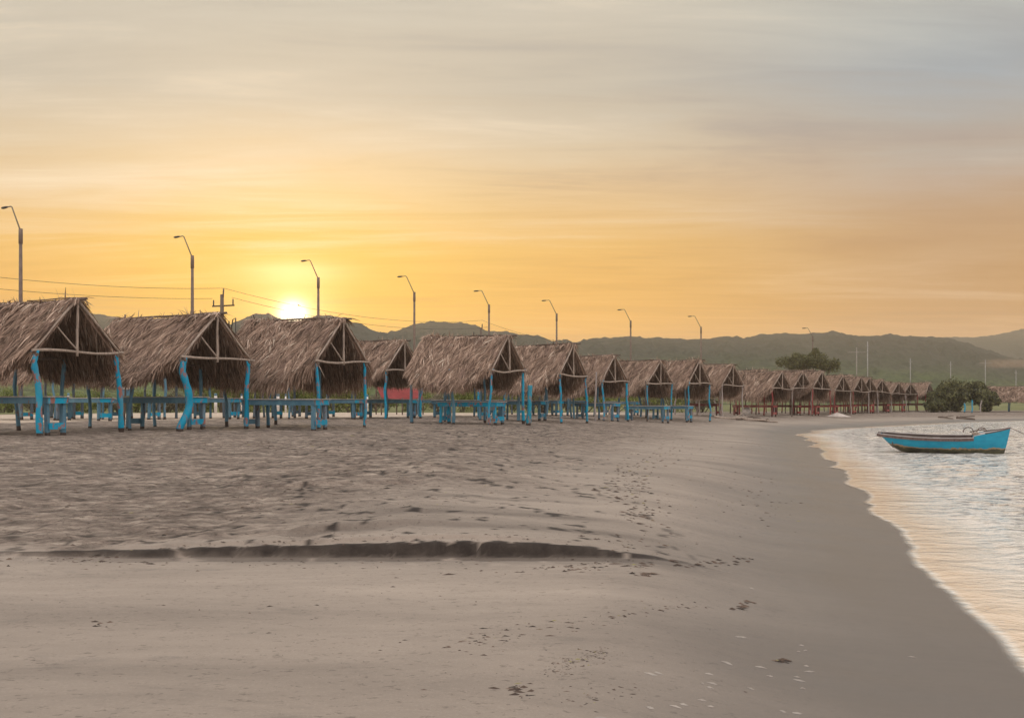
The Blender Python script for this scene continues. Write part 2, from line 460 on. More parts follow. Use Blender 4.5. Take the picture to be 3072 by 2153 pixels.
def m_paint(name, c1, c2, wear=(.33, .15, .13, 1), amt=.57, scale=6.0, foot=True, rough=.6):
    """old brushed paint over wood, worn through in patches, bare at the foot"""
    m, t, b, o = new_mat(name)
    p = objc(t)
    oi = t.n('ShaderNodeObjectInfo')
    pp = t.vm('ADD', p, t.vm('MULTIPLY', (13.0, 7.0, 5.0), oi.outputs['Random']))
    n = t.noise(pp, 3.0, 5, .6)
    c = t.ramp(n, [(.3, c1), (.7, c2)])
    c = t.mix(t.math('MULTIPLY', oi.outputs['Random'], .35), c, tuple(x*.55 for x in c1[:3])+(1,))
    w1 = t.noise(t.mapping(pp, (1, 1, .5)), scale, 6, .7, .3)
    fd = t.noise(t.mapping(pp, (1, 1, .6)), scale*.45, 5, .65)
    c = t.mix(t.math('MULTIPLY', t.smooth(fd, .5, .66), .45), c, (.15, .33, .42, 1) if c1[2] > c1[0] else (.36, .2, .17, 1))
    c = t.mix(t.smooth(w1, amt, amt+.04), c, wear)
    if foot:
        sp = t.n('ShaderNodeSeparateXYZ'); t.put(sp.inputs[0], p)
        ft = t.math('SUBTRACT', 1.0, t.smooth(t.math('SUBTRACT', sp.outputs[2], t.math('MULTIPLY', n, .12)), .0, .035))
        c = t.mix(ft, c, (.06, .042, .035, 1))
    t.put(b.inputs['Base Color'], c); b.inputs['Roughness'].default_value = rough
    b.inputs['Specular IOR Level'].default_value = .3
    bump(t, b, w1, .4, .006)
    return m
def m_plain(name, c, rough=.7, metal=0.0, var=.25, sc=4.0):
    m, t, b, o = new_mat(name)
    n = t.noise(objc(t), sc, 5, .6)
    d = tuple(x*(1-var) for x in c[:3])+(1,); e = tuple(min(1, x*(1+var)) for x in c[:3])+(1,)
    t.put(b.inputs['Base Color'], t.ramp(n, [(.3, d), (.7, e)]))
    b.inputs['Roughness'].default_value = rough; b.inputs['Metallic'].default_value = metal
    return m
def m_leaf(name, stops, transl=.3):
    m, t, b, o = new_mat(name)
    g = t.n('ShaderNodeNewGeometry')
    n = t.noise(objc(t), .9, 3, .6)
    f = t.math('ADD', t.math('MULTIPLY', g.outputs['Random Per Island'], .6), t.math('MULTIPLY', n, .45))
    c = t.ramp(f, stops)
    t.put(b.inputs['Base Color'], c); b.inputs['Roughness'].default_value = .6
    tr = t.n('ShaderNodeBsdfTranslucent'); t.put(tr.inputs[0], c)
    mx = t.n('ShaderNodeMixShader'); mx.inputs[0].default_value = transl
    t.put(mx.inputs[1], b.outputs[0]); t.put(mx.inputs[2], tr.outputs[0]); t.put(o.inputs[0], mx.outputs[0])
    return m
def m_hill():
    m, t, b, o = new_mat('hill_scrub')
    p = wpos(t)
    hgt = attr(t, 'rise')
    n = t.noise(t.mapping(p, (.035, .02, .05)), 1, 6, .62)
    n2 = t.noise(t.mapping(p, (.22, .12, .2)), 1, 5, .7)
    low = t.ramp(n, [(.32, (.065, .08, .035)), (.5, (.115, .155, .055)), (.66, (.19, .22, .09))])
    top = t.ramp(n, [(.3, (.028, .032, .022)), (.7, (.065, .068, .045))])
    c = t.mix(t.smooth(t.math('ADD', hgt, t.math('MULTIPLY', t.math('SUBTRACT', n, .5), .9)), .22, .85), low, top)
    c = t.mix(t.math('MULTIPLY', t.smooth(n2, .42, .62), .7), c, (.035, .045, .025, 1))
    dry = attr(t, 'dry')
    c = t.mix(dry, c, (.33, .22, .14, 1))
    t.put(b.inputs['Base Color'], c); b.inputs['Roughness'].default_value = .95
    b.inputs['Specular IOR Level'].default_value = .1
    bump(t, b, n2, .6, 2.0)
    return m

M = dict(
    sand=m_sand(), water=m_water(), thatch=m_thatch('thatch', 1.36), thatch_dark=m_thatch('thatch_dark', .78),
    stick=m_wood('pale_stick', (.22, .17, .14), (.52, .43, .36)), dark_stick=m_wood('dark_stick', (.07, .05, .04), (.20, .15, .12)),
    grey_post=m_wood('grey_post', (.24, .21, .20), (.46, .41, .39)),
    blue=m_paint('blue_paint', (.001, .29, .50, 1), (.003, .40, .63, 1), amt=.54),
    blue2=m_paint('blue_paint_faded', (.07, .18, .265, 1), (.13, .26, .35, 1), wear=(.16, .13, .125, 1), amt=.60),
    blue3=m_paint('blue_paint_grey', (.12, .17, .225, 1), (.20, .265, .325, 1), wear=(.14, .11, .10, 1), amt=.58),
    ttop=m_wood('worn_lit_tabletop', (.26, .26, .27), (.50, .47, .43), .42),  # weathered wood, paled further for the sky's sheen on the tops
    red=m_paint('red_paint', (.25, .035, .035, 1), (.38, .085, .08, 1), wear=(.30, .2, .18, 1), amt=.60),
    darkred=m_paint('dark_red_paint', (.09, .02, .018, 1), (.17, .045, .04, 1), wear=(.1, .06, .05, 1), amt=.60),
    hill=m_hill(),
    pole_brown=m_plain('pole_concrete', (.17, .125, .105), .85), concrete=m_plain('concrete', (.30, .27, .25), .85), whitep=m_plain('white_paint', (.7, .68, .66), .6),
    steel=m_plain('galvanised_steel', (.14, .11, .10), .55, .3), dark=m_plain('dark_metal', (.05, .045, .045), .5, .4),
    leaf_light=m_leaf('light_green_leaf', [(.2, (.10, .13, .03)), (.5, (.20, .25, .05)), (.8, (.34, .36, .10))], .35),
    leaf_dark=m_leaf('dark_green_leaf', [(.2, (.016, .020, .007)), (.5, (.065, .075, .024)), (.8, (.19, .19, .065))], .25),
    leaf_tree=m_leaf('olive_leaf', [(.2, (.04, .045, .015)), (.5, (.10, .105, .03)), (.8, (.18, .175, .06))], .25),
    leaf_dry=m_leaf('dry_scrub_leaf', [(.2, (.08, .07, .04)), (.5, (.17, .145, .08)), (.8, (.28, .24, .15))], .2),
    farpole=m_plain('pale_pole', (.34, .33, .33), .7),
    bark=m_wood('bark', (.07, .05, .04), (.18, .14, .11)),
)

# ------------------------------------------------------------------ the ground
def build_ground():
    ys = [-60, -50, -40, -32, -24, -18, -13, -9, -6, -4, -2, -.5, 1, 2, 3, 3.6]
    y = 4.0
    while y < 1500:
        ys.append(y)
        y += .055 if y < 9.7 else .03 if y < 10.12 else .0125 if y < 10.78 else .03 if y < 11.6 else .05 if y < 16 else .1 if y < 26 else .3 if y < 50 else .55 if y < 110 else y*.08
    ys.append(1500)
    xs = [0.0]; x = 0.0
    while x < 1500:
        x += .055 if x < 5 else .09 if x < 9 else .02+x*.022 if x < 60 else x*.09
        xs.append(min(x, 1500))
    xs = np.array([-q for q in xs[:0:-1]]+xs); ys = np.array(ys)
    X, Y = np.meshgrid(xs, ys)
    Z = gz(X, Y)
    d = shore_d(X, Y)
    wet = 1-sst(d, .6, 3.4)
    sy = scarp_y(X)
    rough = sst(Y+.35*fbm(X*2, Y*2, 3, 3), sy-.05, sy+.5)*sst(d+1.3*fbm(X*.5, Y*.25, 12, 3), 3.5, 8.0)
    # damp sand in the little cliff's face, with undercut and foot shadow painted in
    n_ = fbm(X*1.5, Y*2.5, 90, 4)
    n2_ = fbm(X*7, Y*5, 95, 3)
    damp_shade = ((.40+.22*np.exp(-((X+.2)/1.8)**2))*sst(Y, sy-.8+.4*n_, sy-.03)+(.55+.45*n2_+.25*n_)*sst(Y, sy-.04, sy-.012)+.35*sst(Y, sy-.004, sy+.012))*(1-sst(Y, sy+.02+.03*n2_, sy+.05+.10*n2_))*(1-sst(X, 1.0, 2.3))*(.6+.4*sst(X, -5.0, -2.4))
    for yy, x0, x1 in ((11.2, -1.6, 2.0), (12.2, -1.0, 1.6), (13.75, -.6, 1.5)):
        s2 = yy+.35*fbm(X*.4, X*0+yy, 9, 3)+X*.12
        damp_shade = np.maximum(damp_shade, .38*np.exp(-((Y-s2)/.13)**2)*sst(X, x0-1, x0)*(1-sst(X, x1-1.2, x1)))
    # behind the huts: a pale hard lot and the road; farther right grass
    line = 47+(X+12)*1.35                       # runs behind the second row of huts
    pale = sst(Y, line-1.5, line+.5)*(1-sst(X, 6, 16))*(1-sst(Y, line+30, line+36))
    green = sst(Y, line+30, line+38)
    g2 = sst(X, 8, 16)*sst(d, 22, 30)
    green = np.clip(np.maximum(green, g2), 0, 1)*(1-pale)
    grid_mesh('ground', X, Y, Z, M['sand'], dict(wet=wet, rough=rough*(1-sst(Y, 110, 160)), pale=pale, green=green, damp_shade=np.clip(damp_shade, 0, 1)))['kind'] = 'structure'
build_ground()

def build_water():
    xs = [0.8]; x = .8
    while x < 1490:
        x += .08 if x < 8 else .02+x*.02 if x < 60 else x*.1
        xs.append(min(x, 1490))
    ys = [-59, -40, -25, -15, -8, -4, -1, 1, 3]; y = 4.0
    while y < 150:
        ys.append(y); y += .07 if y < 14 else .14 if y < 40 else .35 if y < 100 else 5
    X, Y = np.meshgrid(np.array(xs), np.array(ys))
    d = -shore_d(X, Y)
    a = sst(d, .3, 4)*(1-.5*sst(Y, 60, 100))
    th = R(20); U = X*math.cos(th)+Y*math.sin(th)
    Z = a*(.014*np.sin(U*4.2+2.5*fbm(X*.4, Y*.3, 51, 3)*2)+.034*fbm(X*1.7, Y*1.6, 53, 4, .6)+.05*np.maximum(0, fbm(X*.5, Y*.7, 57, 2)-.25)*fbm(X*5, Y*4, 59, 2))
    # small lip of the last wave running up the sand
    Z = Z+.006*np.exp(-((d-.25)/.12)**2)+.018*np.exp(-((d-1.35-.3*fbm(X*.5, Y*.3, 61, 2))/.16)**2)
    # only keep the sheet over the water side
    o = grid_mesh('water', X, Y, Z+.004, M['water'], dict(shore=d))
    o['kind'] = 'structure'
build_water()

# ------------------------------------------------------------------ hills
RIDGE = [(-2500, 900), (-1200, 930), (-300, 940), (0, 930), (150, 915), (285, 938), (340, 946), (450, 960), (600, 985), (690, 970), (720, 955), (770, 936), (810, 938), (850, 955), (880, 966), (910, 955),
         (950, 942), (990, 941), (1030, 952), (1080, 972), (1135, 993), (1165, 993), (1200, 985), (1240, 970), (1290, 961), (1350, 962),
         (1400, 966), (1430, 975), (1460, 987), (1520, 990), (1560, 1000), (1620, 1004), (1660, 1018), (1720, 1024), (1760, 1015), (1800, 1009),
         (1900, 1005), (1960, 1010), (2000, 1008), (2060, 1013), (2130, 1011), (2160, 1004), (2190, 1003), (2230, 1011), (2260, 1003), (2330, 996),
         (2430, 995), (2480, 991), (2503, 987), (2540, 997), (2580, 1003), (2640, 1001), (2660, 997), (2700, 1002), (2760, 1003), (2830, 1008), (2870, 1016),
         (2920, 1032), (2980, 1052), (3020, 1064), (3080, 1078), (3300, 1090), (4200, 1110), (6000, 1130)]
def build_hills():
    rx = np.array([r[0] for r in RIDGE], float); ry = np.array([r[1] for r in RIDGE], float)
    cols = np.concatenate([np.linspace(-2400, -100, 160, endpoint=False), np.linspace(-100, 3200, 1250, endpoint=False), np.linspace(3200, 6000, 160)])
    K = (cols-CX)/FP
    nr = 150
    t = np.concatenate([np.linspace(0, 1, nr), [1.06, 1.15, 1.3, 1.5]])
    YR = 560+40*np.sin(cols*.0021)
    Y0 = 190+20*fbm(cols*.003, cols*0, 3, 2)
    T, KK = np.meshgrid(t, K, indexing='ij'); CC = np.broadcast_to(cols, T.shape)
    Yd = Y0+(YR-Y0)*T
    X = KK*Yd
    zr = CAMZ+(HY-np.interp(cols, rx, ry))/FP*YR
    shape = np.where(T < 1, .25*T+.75*T**1.9, 1-(T-1)*1.6)
    # lower spurs in front
    spur = .22*fbm(X*.008, Yd*.006, 21, 4)*np.sin(np.clip(T, 0, 1)*math.pi)
    Z = .6+(zr-.6)*(shape+spur)
    tex = sst(T, .02, .2)
    bush = np.abs(fbm(X*.10, Yd*.06, 25, 4, .6))*2.0+np.maximum(0, fbm(X*.32, Yd*.2, 27, 2))*1.9+np.maximum(0, fbm(X*.09, X*0+5, 29, 2)-.35)*4*sst(T, .9, 1)
    Z = Z+bush*tex*(1-.45*(T >= .93)-.0*T)-1.0*tex
    rise = np.clip(T, 0, 1)
    dry = sst(CC, 2930, 2990)*(1-sst(np.abs(Z-(CAMZ+(HY-1090)/FP*Yd))/Yd*FP, 6, 16))
    grid_mesh('hills', X, Yd, Z, M['hill'], dict(rise=rise, dry=dry*.45))['kind'] = 'structure'
    # the farther hill on the right
    cols = np.concatenate([np.linspace(2300, 2750, 30, endpoint=False), np.linspace(2750, 3150, 200, endpoint=False), np.linspace(3150, 7000, 120)])
    r2 = np.interp(cols, [2300, 2700, 2840, 2930, 3000, 3072, 3200, 3500, 4500, 7000], [1150, 1040, 1008, 1009, 1000, 983, 950, 920, 960, 1040])
    K = (cols-CX)/FP; t = np.concatenate([np.linspace(0, 1, 70), [1.1, 1.3, 1.6]])
    T, KK = np.meshgrid(t, K, indexing='ij'); Yd = 610+260*T; X = KK*Yd
    zr = CAMZ+(HY-r2)/FP*870
    shape = np.where(T < 1, T**1.2, 1-(T-1))
    Z = .5+(zr-.5)*(shape+.15*fbm(X*.006, Yd*.006, 41, 4)*np.sin(np.clip(T, 0, 1)*math.pi))+np.abs(fbm(X*.08, Yd*.05, 45, 4))*2.5*sst(T, 0, .2)-.8
    grid_mesh('hills', X, Yd, Z, M['hill'], dict(rise=.75+T*0, dry=T*0))['kind'] = 'structure'
build_hills()

# ------------------------------------------------------------------ thatched huts
def blade_set(mb, P, D, N, Ln, W, droop, mi=0, tone=None):
    """palm leaf strips: P start, D direction, N outward, Ln length, W width"""
    n = len(P)
    D = D/np.linalg.norm(D, axis=1, keepdims=True)
    S = np.cross(D, N); S = S/np.maximum(np.linalg.norm(S, axis=1, keepdims=True), 1e-6)
    tw = RS.uniform(-.5, .5, (n, 1)); S = S+N*tw
    L = Ln[:, None]; Wd = W[:, None]; G = np.array([0, 0, -1.0])*droop[:, None]
    p0 = P; p1 = P+D*L*.5+G*L*.12+N*L*.05; p2 = P+D*L+G*L*.42
    V = np.stack([p0-S*Wd*.5, p0+S*Wd*.5, p1-S*Wd*.5, p1+S*Wd*.5, p2-S*Wd*.12, p2+S*Wd*.12], 1).reshape(-1, 3)
    b = np.arange(n)[:, None]*6
    Q = np.concatenate([b+np.array([[0, 1, 3, 2]]), b+np.array([[2, 3, 5, 4]])])
    mb.tone[mb.n] = np.repeat(RS.uniform(0, 1, n) if tone is None else tone, 6)
    fast_quads(mb, V, Q, mi)

ZR, ZE, XE = 3.3, 1.50, 1.80            # ridge height, eave height, eave half width
SL = math.hypot(XE, ZR-ZE)
def roof_mesh(L, dens, seed, front_cut=.34, shag=1.0):
    global RS
    RS = np.random.RandomState(seed)
    mb = MB()
    def smax(y, side):
        e = np.minimum(y+.1, L+.1-y)
        k = 1-front_cut*(1-sst(np.where(y < L/2, e, e+.25), .1, 1.0))
        return SL*k*(1+.045*fbm(y*1.6, y*0+side*7, seed, 3))
    def pt(s, y, side, off=0.0):
        nx, nz = (ZR-ZE)/SL, XE/SL
        x = side*(s*XE/SL+off*nx); z = ZR-s*(ZR-ZE)/SL+off*nz
        z = z-.07*np.sin(np.clip(y/L, 0, 1)*math.pi)+.03*fbm(y*1.2, s*1.2+side, seed+2, 2)
        return np.stack([x+0*y, y+0*s, z], -1)
    nrm = {sd: np.array([sd*(ZR-ZE)/SL, 0, XE/SL]) for sd in (-1, 1)}
    for sd in (-1, 1):
        ns, ny = 12, 22
        yy = np.linspace(.0, L+.12, ny)
        A = []; B = []
        for i in range(ns+1):
            f = i/ns
            A.append(pt(smax(yy, sd)*f*.97, yy, sd, .045)); B.append(pt(smax(yy, sd)*f*.97, yy, sd, -.03))
        V = np.concatenate([np.array(A).reshape(-1, 3), np.array(B).reshape(-1, 3)])
        o = (ns+1)*ny; F = []
        for i in range(ns):
            for j in range(ny-1):
                a = i*ny+j; q = (a, a+1, a+ny+1, a+ny); F.append(q); F.append(tuple(o+k for k in q[::-1]))
        for j in range(ny-1):
            a = ns*ny+j; F.append((a, a+1, o+a+1, o+a)); F.append((j, o+j, o+j+1, j+1))
        for i in range(ns):
            a = i*ny; F.append((a, a+ny, o+a+ny, o+a)); a = i*ny+ny-1; F.append((a, o+a, o+a+ny, a+ny))
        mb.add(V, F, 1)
        # outer leaves
        nf = int(560*dens); per = 18; n = nf*per
        fy = np.repeat(RS.uniform(-.01, L+.14, nf), per); ff = np.repeat(RS.uniform(0, 1, nf)**.9, per)
        fyaw = np.repeat(RS.normal(.10, .42, nf), per); ft = np.clip(np.repeat(RS.beta(2, 2.2, nf), per)+RS.normal(0, .10, n), 0, 1)
        fl = np.repeat(RS.uniform(-.01, .09, nf), per)
        u = RS.uniform(-.5, .5, n); y = np.clip(fy+u*.30*fyaw+RS.normal(0, .035, n), -.03, L+.16); f = ff
        s = np.clip(f*smax(y, sd)*.93+u*.42, .0, smax(y, sd)*.97)
        P = pt(s, y, sd, .045+np.maximum(fl, 0))+nrm[sd]*RS.uniform(0, .03, (n, 1))
        dn = np.array([sd*XE/SL, 0, -(ZR-ZE)/SL])
        dy = fyaw+RS.normal(0, .20, n)+.3*fbm(y*1.3, s*1.3, seed+5, 2); dy = np.where(y < .45, np.maximum(dy, -.02), dy); dy = np.where(y > L-.4, np.minimum(dy, .1), dy)
        D = dn+np.stack([np.zeros(n), dy, np.zeros(n)], 1)+nrm[sd]*RS.normal(.03, .08, (n, 1))
        blade_set(mb, P, D, np.repeat(nrm[sd][None], n, 0), RS.uniform(.24, .58, n), RS.uniform(.009, .028, n), RS.uniform(0, .18, n), 0, ft)
        # eave fringe
        n = int(2500*dens)
        y = RS.uniform(.0, L+.1, n); s = smax(y, sd)*RS.uniform(.84, .98, n)
        P = pt(s, y, sd, 0.0+0*s)+nrm[sd]*RS.uniform(-.05, .08, (n, 1))
        D = dn*RS.uniform(.3, 1.0, (n, 1))+np.array([0, 0, -.45])+RS.normal(0, .16, (n, 3))
        blade_set(mb, P, D, np.repeat(nrm[sd][None], n, 0), RS.uniform(.10, .36, n)*shag, RS.uniform(.010, .028, n), RS.uniform(.1, .6, n))
        # under side, darker leaves hanging from the battens
        n = int(2200*dens)
        y = RS.uniform(0, L, n); s = smax(y, sd)*(np.floor(RS.uniform(0.6, 7, n))/7+RS.normal(0, .02, n))*.97
        P = pt(s, y, sd, -.035+0*s)
        D = dn*.5+np.array([0, 0, -.6])+RS.normal(0, .14, (n, 3))
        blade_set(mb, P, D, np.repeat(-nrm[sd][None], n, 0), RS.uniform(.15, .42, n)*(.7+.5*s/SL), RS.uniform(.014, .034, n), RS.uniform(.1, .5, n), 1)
        # ragged gable edges
        for ye, yd in ((0.02, -1), (L+.1, 1)):
            n = int((110*shag if yd < 0 else 320)*dens); y = np.full(n, ye)+RS.normal(0, .03, n); s = RS.uniform(0, 1, n)*smax(y, sd)*.95
            P = pt(s, y, sd, .03+0*s)
            D = dn+np.array([0, 0, -.04])+RS.normal(0, .10, (n, 3))
            blade_set(mb, P, D, np.repeat(nrm[sd][None], n, 0), RS.uniform(.25, .6, n), RS.uniform(.015, .035, n), RS.uniform(0, .35, n))
    # leaves bent over the ridge, and stray tufts
    n = int(900*dens); y = RS.uniform(-.15, L+.15, n); sd = RS.choice([-1, 1], n)
    P = pt(0*y, y, 1, .07+0*y)*np.array([0, 1, 1])+np.stack([sd*RS.uniform(-.06, .1, n), 0*y, RS.uniform(-.02, .05, n)], 1)
    D = np.stack([sd*.75, RS.normal(0, .5, n), RS.normal(-.45, .22, n)], 1)
    blade_set(mb, P, D, np.stack([sd*.5, 0*y, 0*y+.85], 1), RS.uniform(.2, .5, n), RS.uniform(.015, .036, n), RS.uniform(0, .4, n))
    n = int(150*dens); y = RS.uniform(0, L, n)**1; y = np.where(fbm(y*1.7, y*0+seed, seed, 2) > -.05, y, RS.uniform(0, L, n))
    P = pt(0*y, y, 1, .08+0*y)*np.array([0, 1, 1])
    blade_set(mb, P, np.stack([RS.normal(0, .8, n), RS.normal(0, .9, n), RS.uniform(.1, .9, n)], 1), np.tile([0, 0, 1.0], (n, 1)), RS.uniform(.12, .42, n), RS.uniform(.012, .03, n), RS.uniform(0, .7, n))
    return mb

def branch(mb, a, b, r0, r1, bend=.04, seg=6, n=7, mi=0):
    a = Vector(a); b = Vector(b); L = (b-a).length
    off = [Vector((random.uniform(-1, 1), random.uniform(-1, 1), random.uniform(-1, 1)))*bend*L for _ in range(2)]
    pts = []; rad = []
    for i in range(seg+1):
        t = i/seg
        p = a.lerp(b, t)+off[0]*math.sin(t*math.pi)+off[1]*math.sin(t*2*math.pi)*.6
        pts.append(p); rad.append((r0+(r1-r0)*t)*random.uniform(.9, 1.12))
    mb.tube(pts, rad, n, mi, .05)
    return pts
def post_part(parent, x, y, h, mat, r=.06, kink=None, fork=True, lean=(0, 0), z0=-.15):
    mb = MB()
    dx, dy = lean
    kk = kink or [(0, 0), (random.uniform(-.05, .05), random.uniform(-.04, .04)), (random.uniform(-.06, .06), random.uniform(-.04, .04)), (0, 0)]
    pts = [(-dx, -dy, z0), (-dx*.9+kk[0][0], -dy*.9+kk[0][1], .05)]
    hs = [.32, .6, .85]
    for q, (kx, ky) in zip(hs, kk[1:]): pts.append((-dx*(1-q)+kx, -dy*(1-q)+ky, h*q))
    pts.append((0, 0, h))
    # smooth the polyline
    P = [Vector(p) for p in pts]; out = []
    for i in range(len(P)-1):
        p0 = P[max(i-1, 0)]; p1 = P[i]; p2 = P[i+1]; p3 = P[min(i+2, len(P)-1)]
        for k in range(3):
            t = k/3
            out.append(.5*((2*p1)+(p2-p0)*t+(2*p0-5*p1+4*p2-p3)*t*t+(3*p1-p0-3*p2+p3)*t**3))
    out.append(P[-1])
    rad = [r*(1.08-.2*i/len(out))*random.uniform(.86, 1.14) for i in range(len(out))]
    mb.tube(out, rad, 9, 0, .07)
    if fork:
        a = random.uniform(0, 6.28)
        for s in (-1, 1):
            mb.tube([(0, 0, h-.09), (s*.05*math.cos(a), s*.05*math.sin(a), h+.0), (s*.075*math.cos(a), s*.075*math.sin(a), h+.11)], [r*.7, r*.55, r*.45], 7, 0, .05)
    o = mb.build('post', mat, parent); o.location = (x, y, 0)
    return o

ROOFS = {}
def get_roof(L, dens, seed, cut, shag):
    k = (L, dens, seed, cut, shag)
    if k not in ROOFS:
        o = roof_mesh(*k).build('thatch_roof', [M['thatch'], M['thatch_dark']])
        ROOFS[k] = o
        return o
    c = ROOFS[k].copy(); COL.objects.link(c)
    return c
def make_hut(apex, Y, phi, label, style='blue', L=3.7, w=1.3, roof=(1.0, 1), cut=.30, shag=1.0, group='thatched beach huts in a row', posts=None, ridge_sc=1.0, brace=True, ends=True):
    ax, ay = apex
    X = (ax-CX)/FP*Y
    th = R(90)-R(phi)
    g = gz1(X, Y)
    zs = (CAMZ+(HY-ay)/FP*Y-g)/(ZR+.08)
    h = empty('thatched_hut', (X, Y, g), th, label=label, cat='hut', group=group)
    h.scale = (random.uniform(.95, 1.05), random.uniform(.95, 1.05), zs)
    h.rotation_euler = (R(random.uniform(-1.3, 1.3)), R(random.uniform(-1.5, 1.5)), th)
    rf = get_roof(L, roof[0], roof[1], cut, shag); rf.parent = h
    ph = 1.98
    pm = {'blue': M['blue'], 'red': M['red'], 'grey': M['grey_post'], 'faded': M['blue2']}[style]
    alt = {'blue': M['blue2'], 'red': M['red'], 'grey': M['grey_post'], 'faded': M['blue3']}[style]
    spots = posts or [(-w, 0, 0), (w, 0, 0), (-w, L*.5, 1), (w, L*.5, 1), (-w, L, 1), (w, L, 1)]
    for sp in spots:
        x, y, k = sp[:3]; kw = sp[3] if len(sp) > 3 else {}
        kw = dict(kw)
        r = kw.pop('r', random.uniform(.045, .062))
        kw.setdefault('lean', (random.uniform(-.1, .1), random.uniform(-.1, .1)))
        wx, wy = X+x*math.cos(th)-y*math.sin(th), Y+x*math.sin(th)+y*math.cos(th)
        mat = kw.pop('mat', None) or (alt if k else pm)
        if style == 'red' and random.random() < .5: mat = random.choice((M['grey_post'], M['dark_stick'], M['bark']))
        o = post_part(h, x, y, kw.pop('h', ph+random.uniform(-.06, .02)), mat, r, **kw)
        dz = gz1(wx, wy)-g
        o.location.z = max(-.12, min(.12, dz/zs)) if abs(dz) > .02 else 0
    st = M['stick']
    e = .12
    def part(name, a, b, r0, r1, mat=st, bend=.02):
        mb = MB(); branch(mb, a, b, r0, r1, bend); return mb.build(name, mat, h)
    zt = ph+.06
    part('tie_beam', (-w-.12, -.05, zt+.03), (w+.2, -.05, zt+random.uniform(-.05, .04)), .038, .032, bend=.025)
    part('king_post', (random.uniform(-.05, .05), -.06, zt-.1), (0, -.06, ZR+.02), .038, .032, bend=.008)
    if brace: part('brace', (-.03, -.05, zt+.05), (-.64, -.02, zt+(ZR-zt)*.50), .024, .02, bend=.01)
    for s in (-1, 1):
        part('rafter', (s*.02, -.04, ZR+.03), (s*(w+.05), -.04, zt+.04), .036, .03, bend=.01)
        part('plate_beam', (s*w, -.1, zt-.07), (s*w, L+.1, zt-.09), .04, .035, M['dark_stick'])
    if ends:
        part('tie_beam', (-w-.1, L, zt-.1), (w+.1, L, zt-.12), .036, .032, M['dark_stick'])
        part('tie_beam', (-w-.1, L*.5, zt-.1), (w+.1, L*.5, zt-.1), .036, .032, M['dark_stick'])
        part('king_post', (0, L, zt-.12), (0, L, ZR-.1), .034, .03, M['dark_stick'])
    mb = MB(); branch(mb, (0, -.38, ZR+.06), (.02, L+.25, ZR+.04), .03, .026, .008, 8)
    branch(mb, (.04, -.15, ZR+.09), (-.05, L*.45, ZR+.07), .018, .014, .01, 5)
    mb.build('ridge_pole', M['dark_stick'], h)
    return h

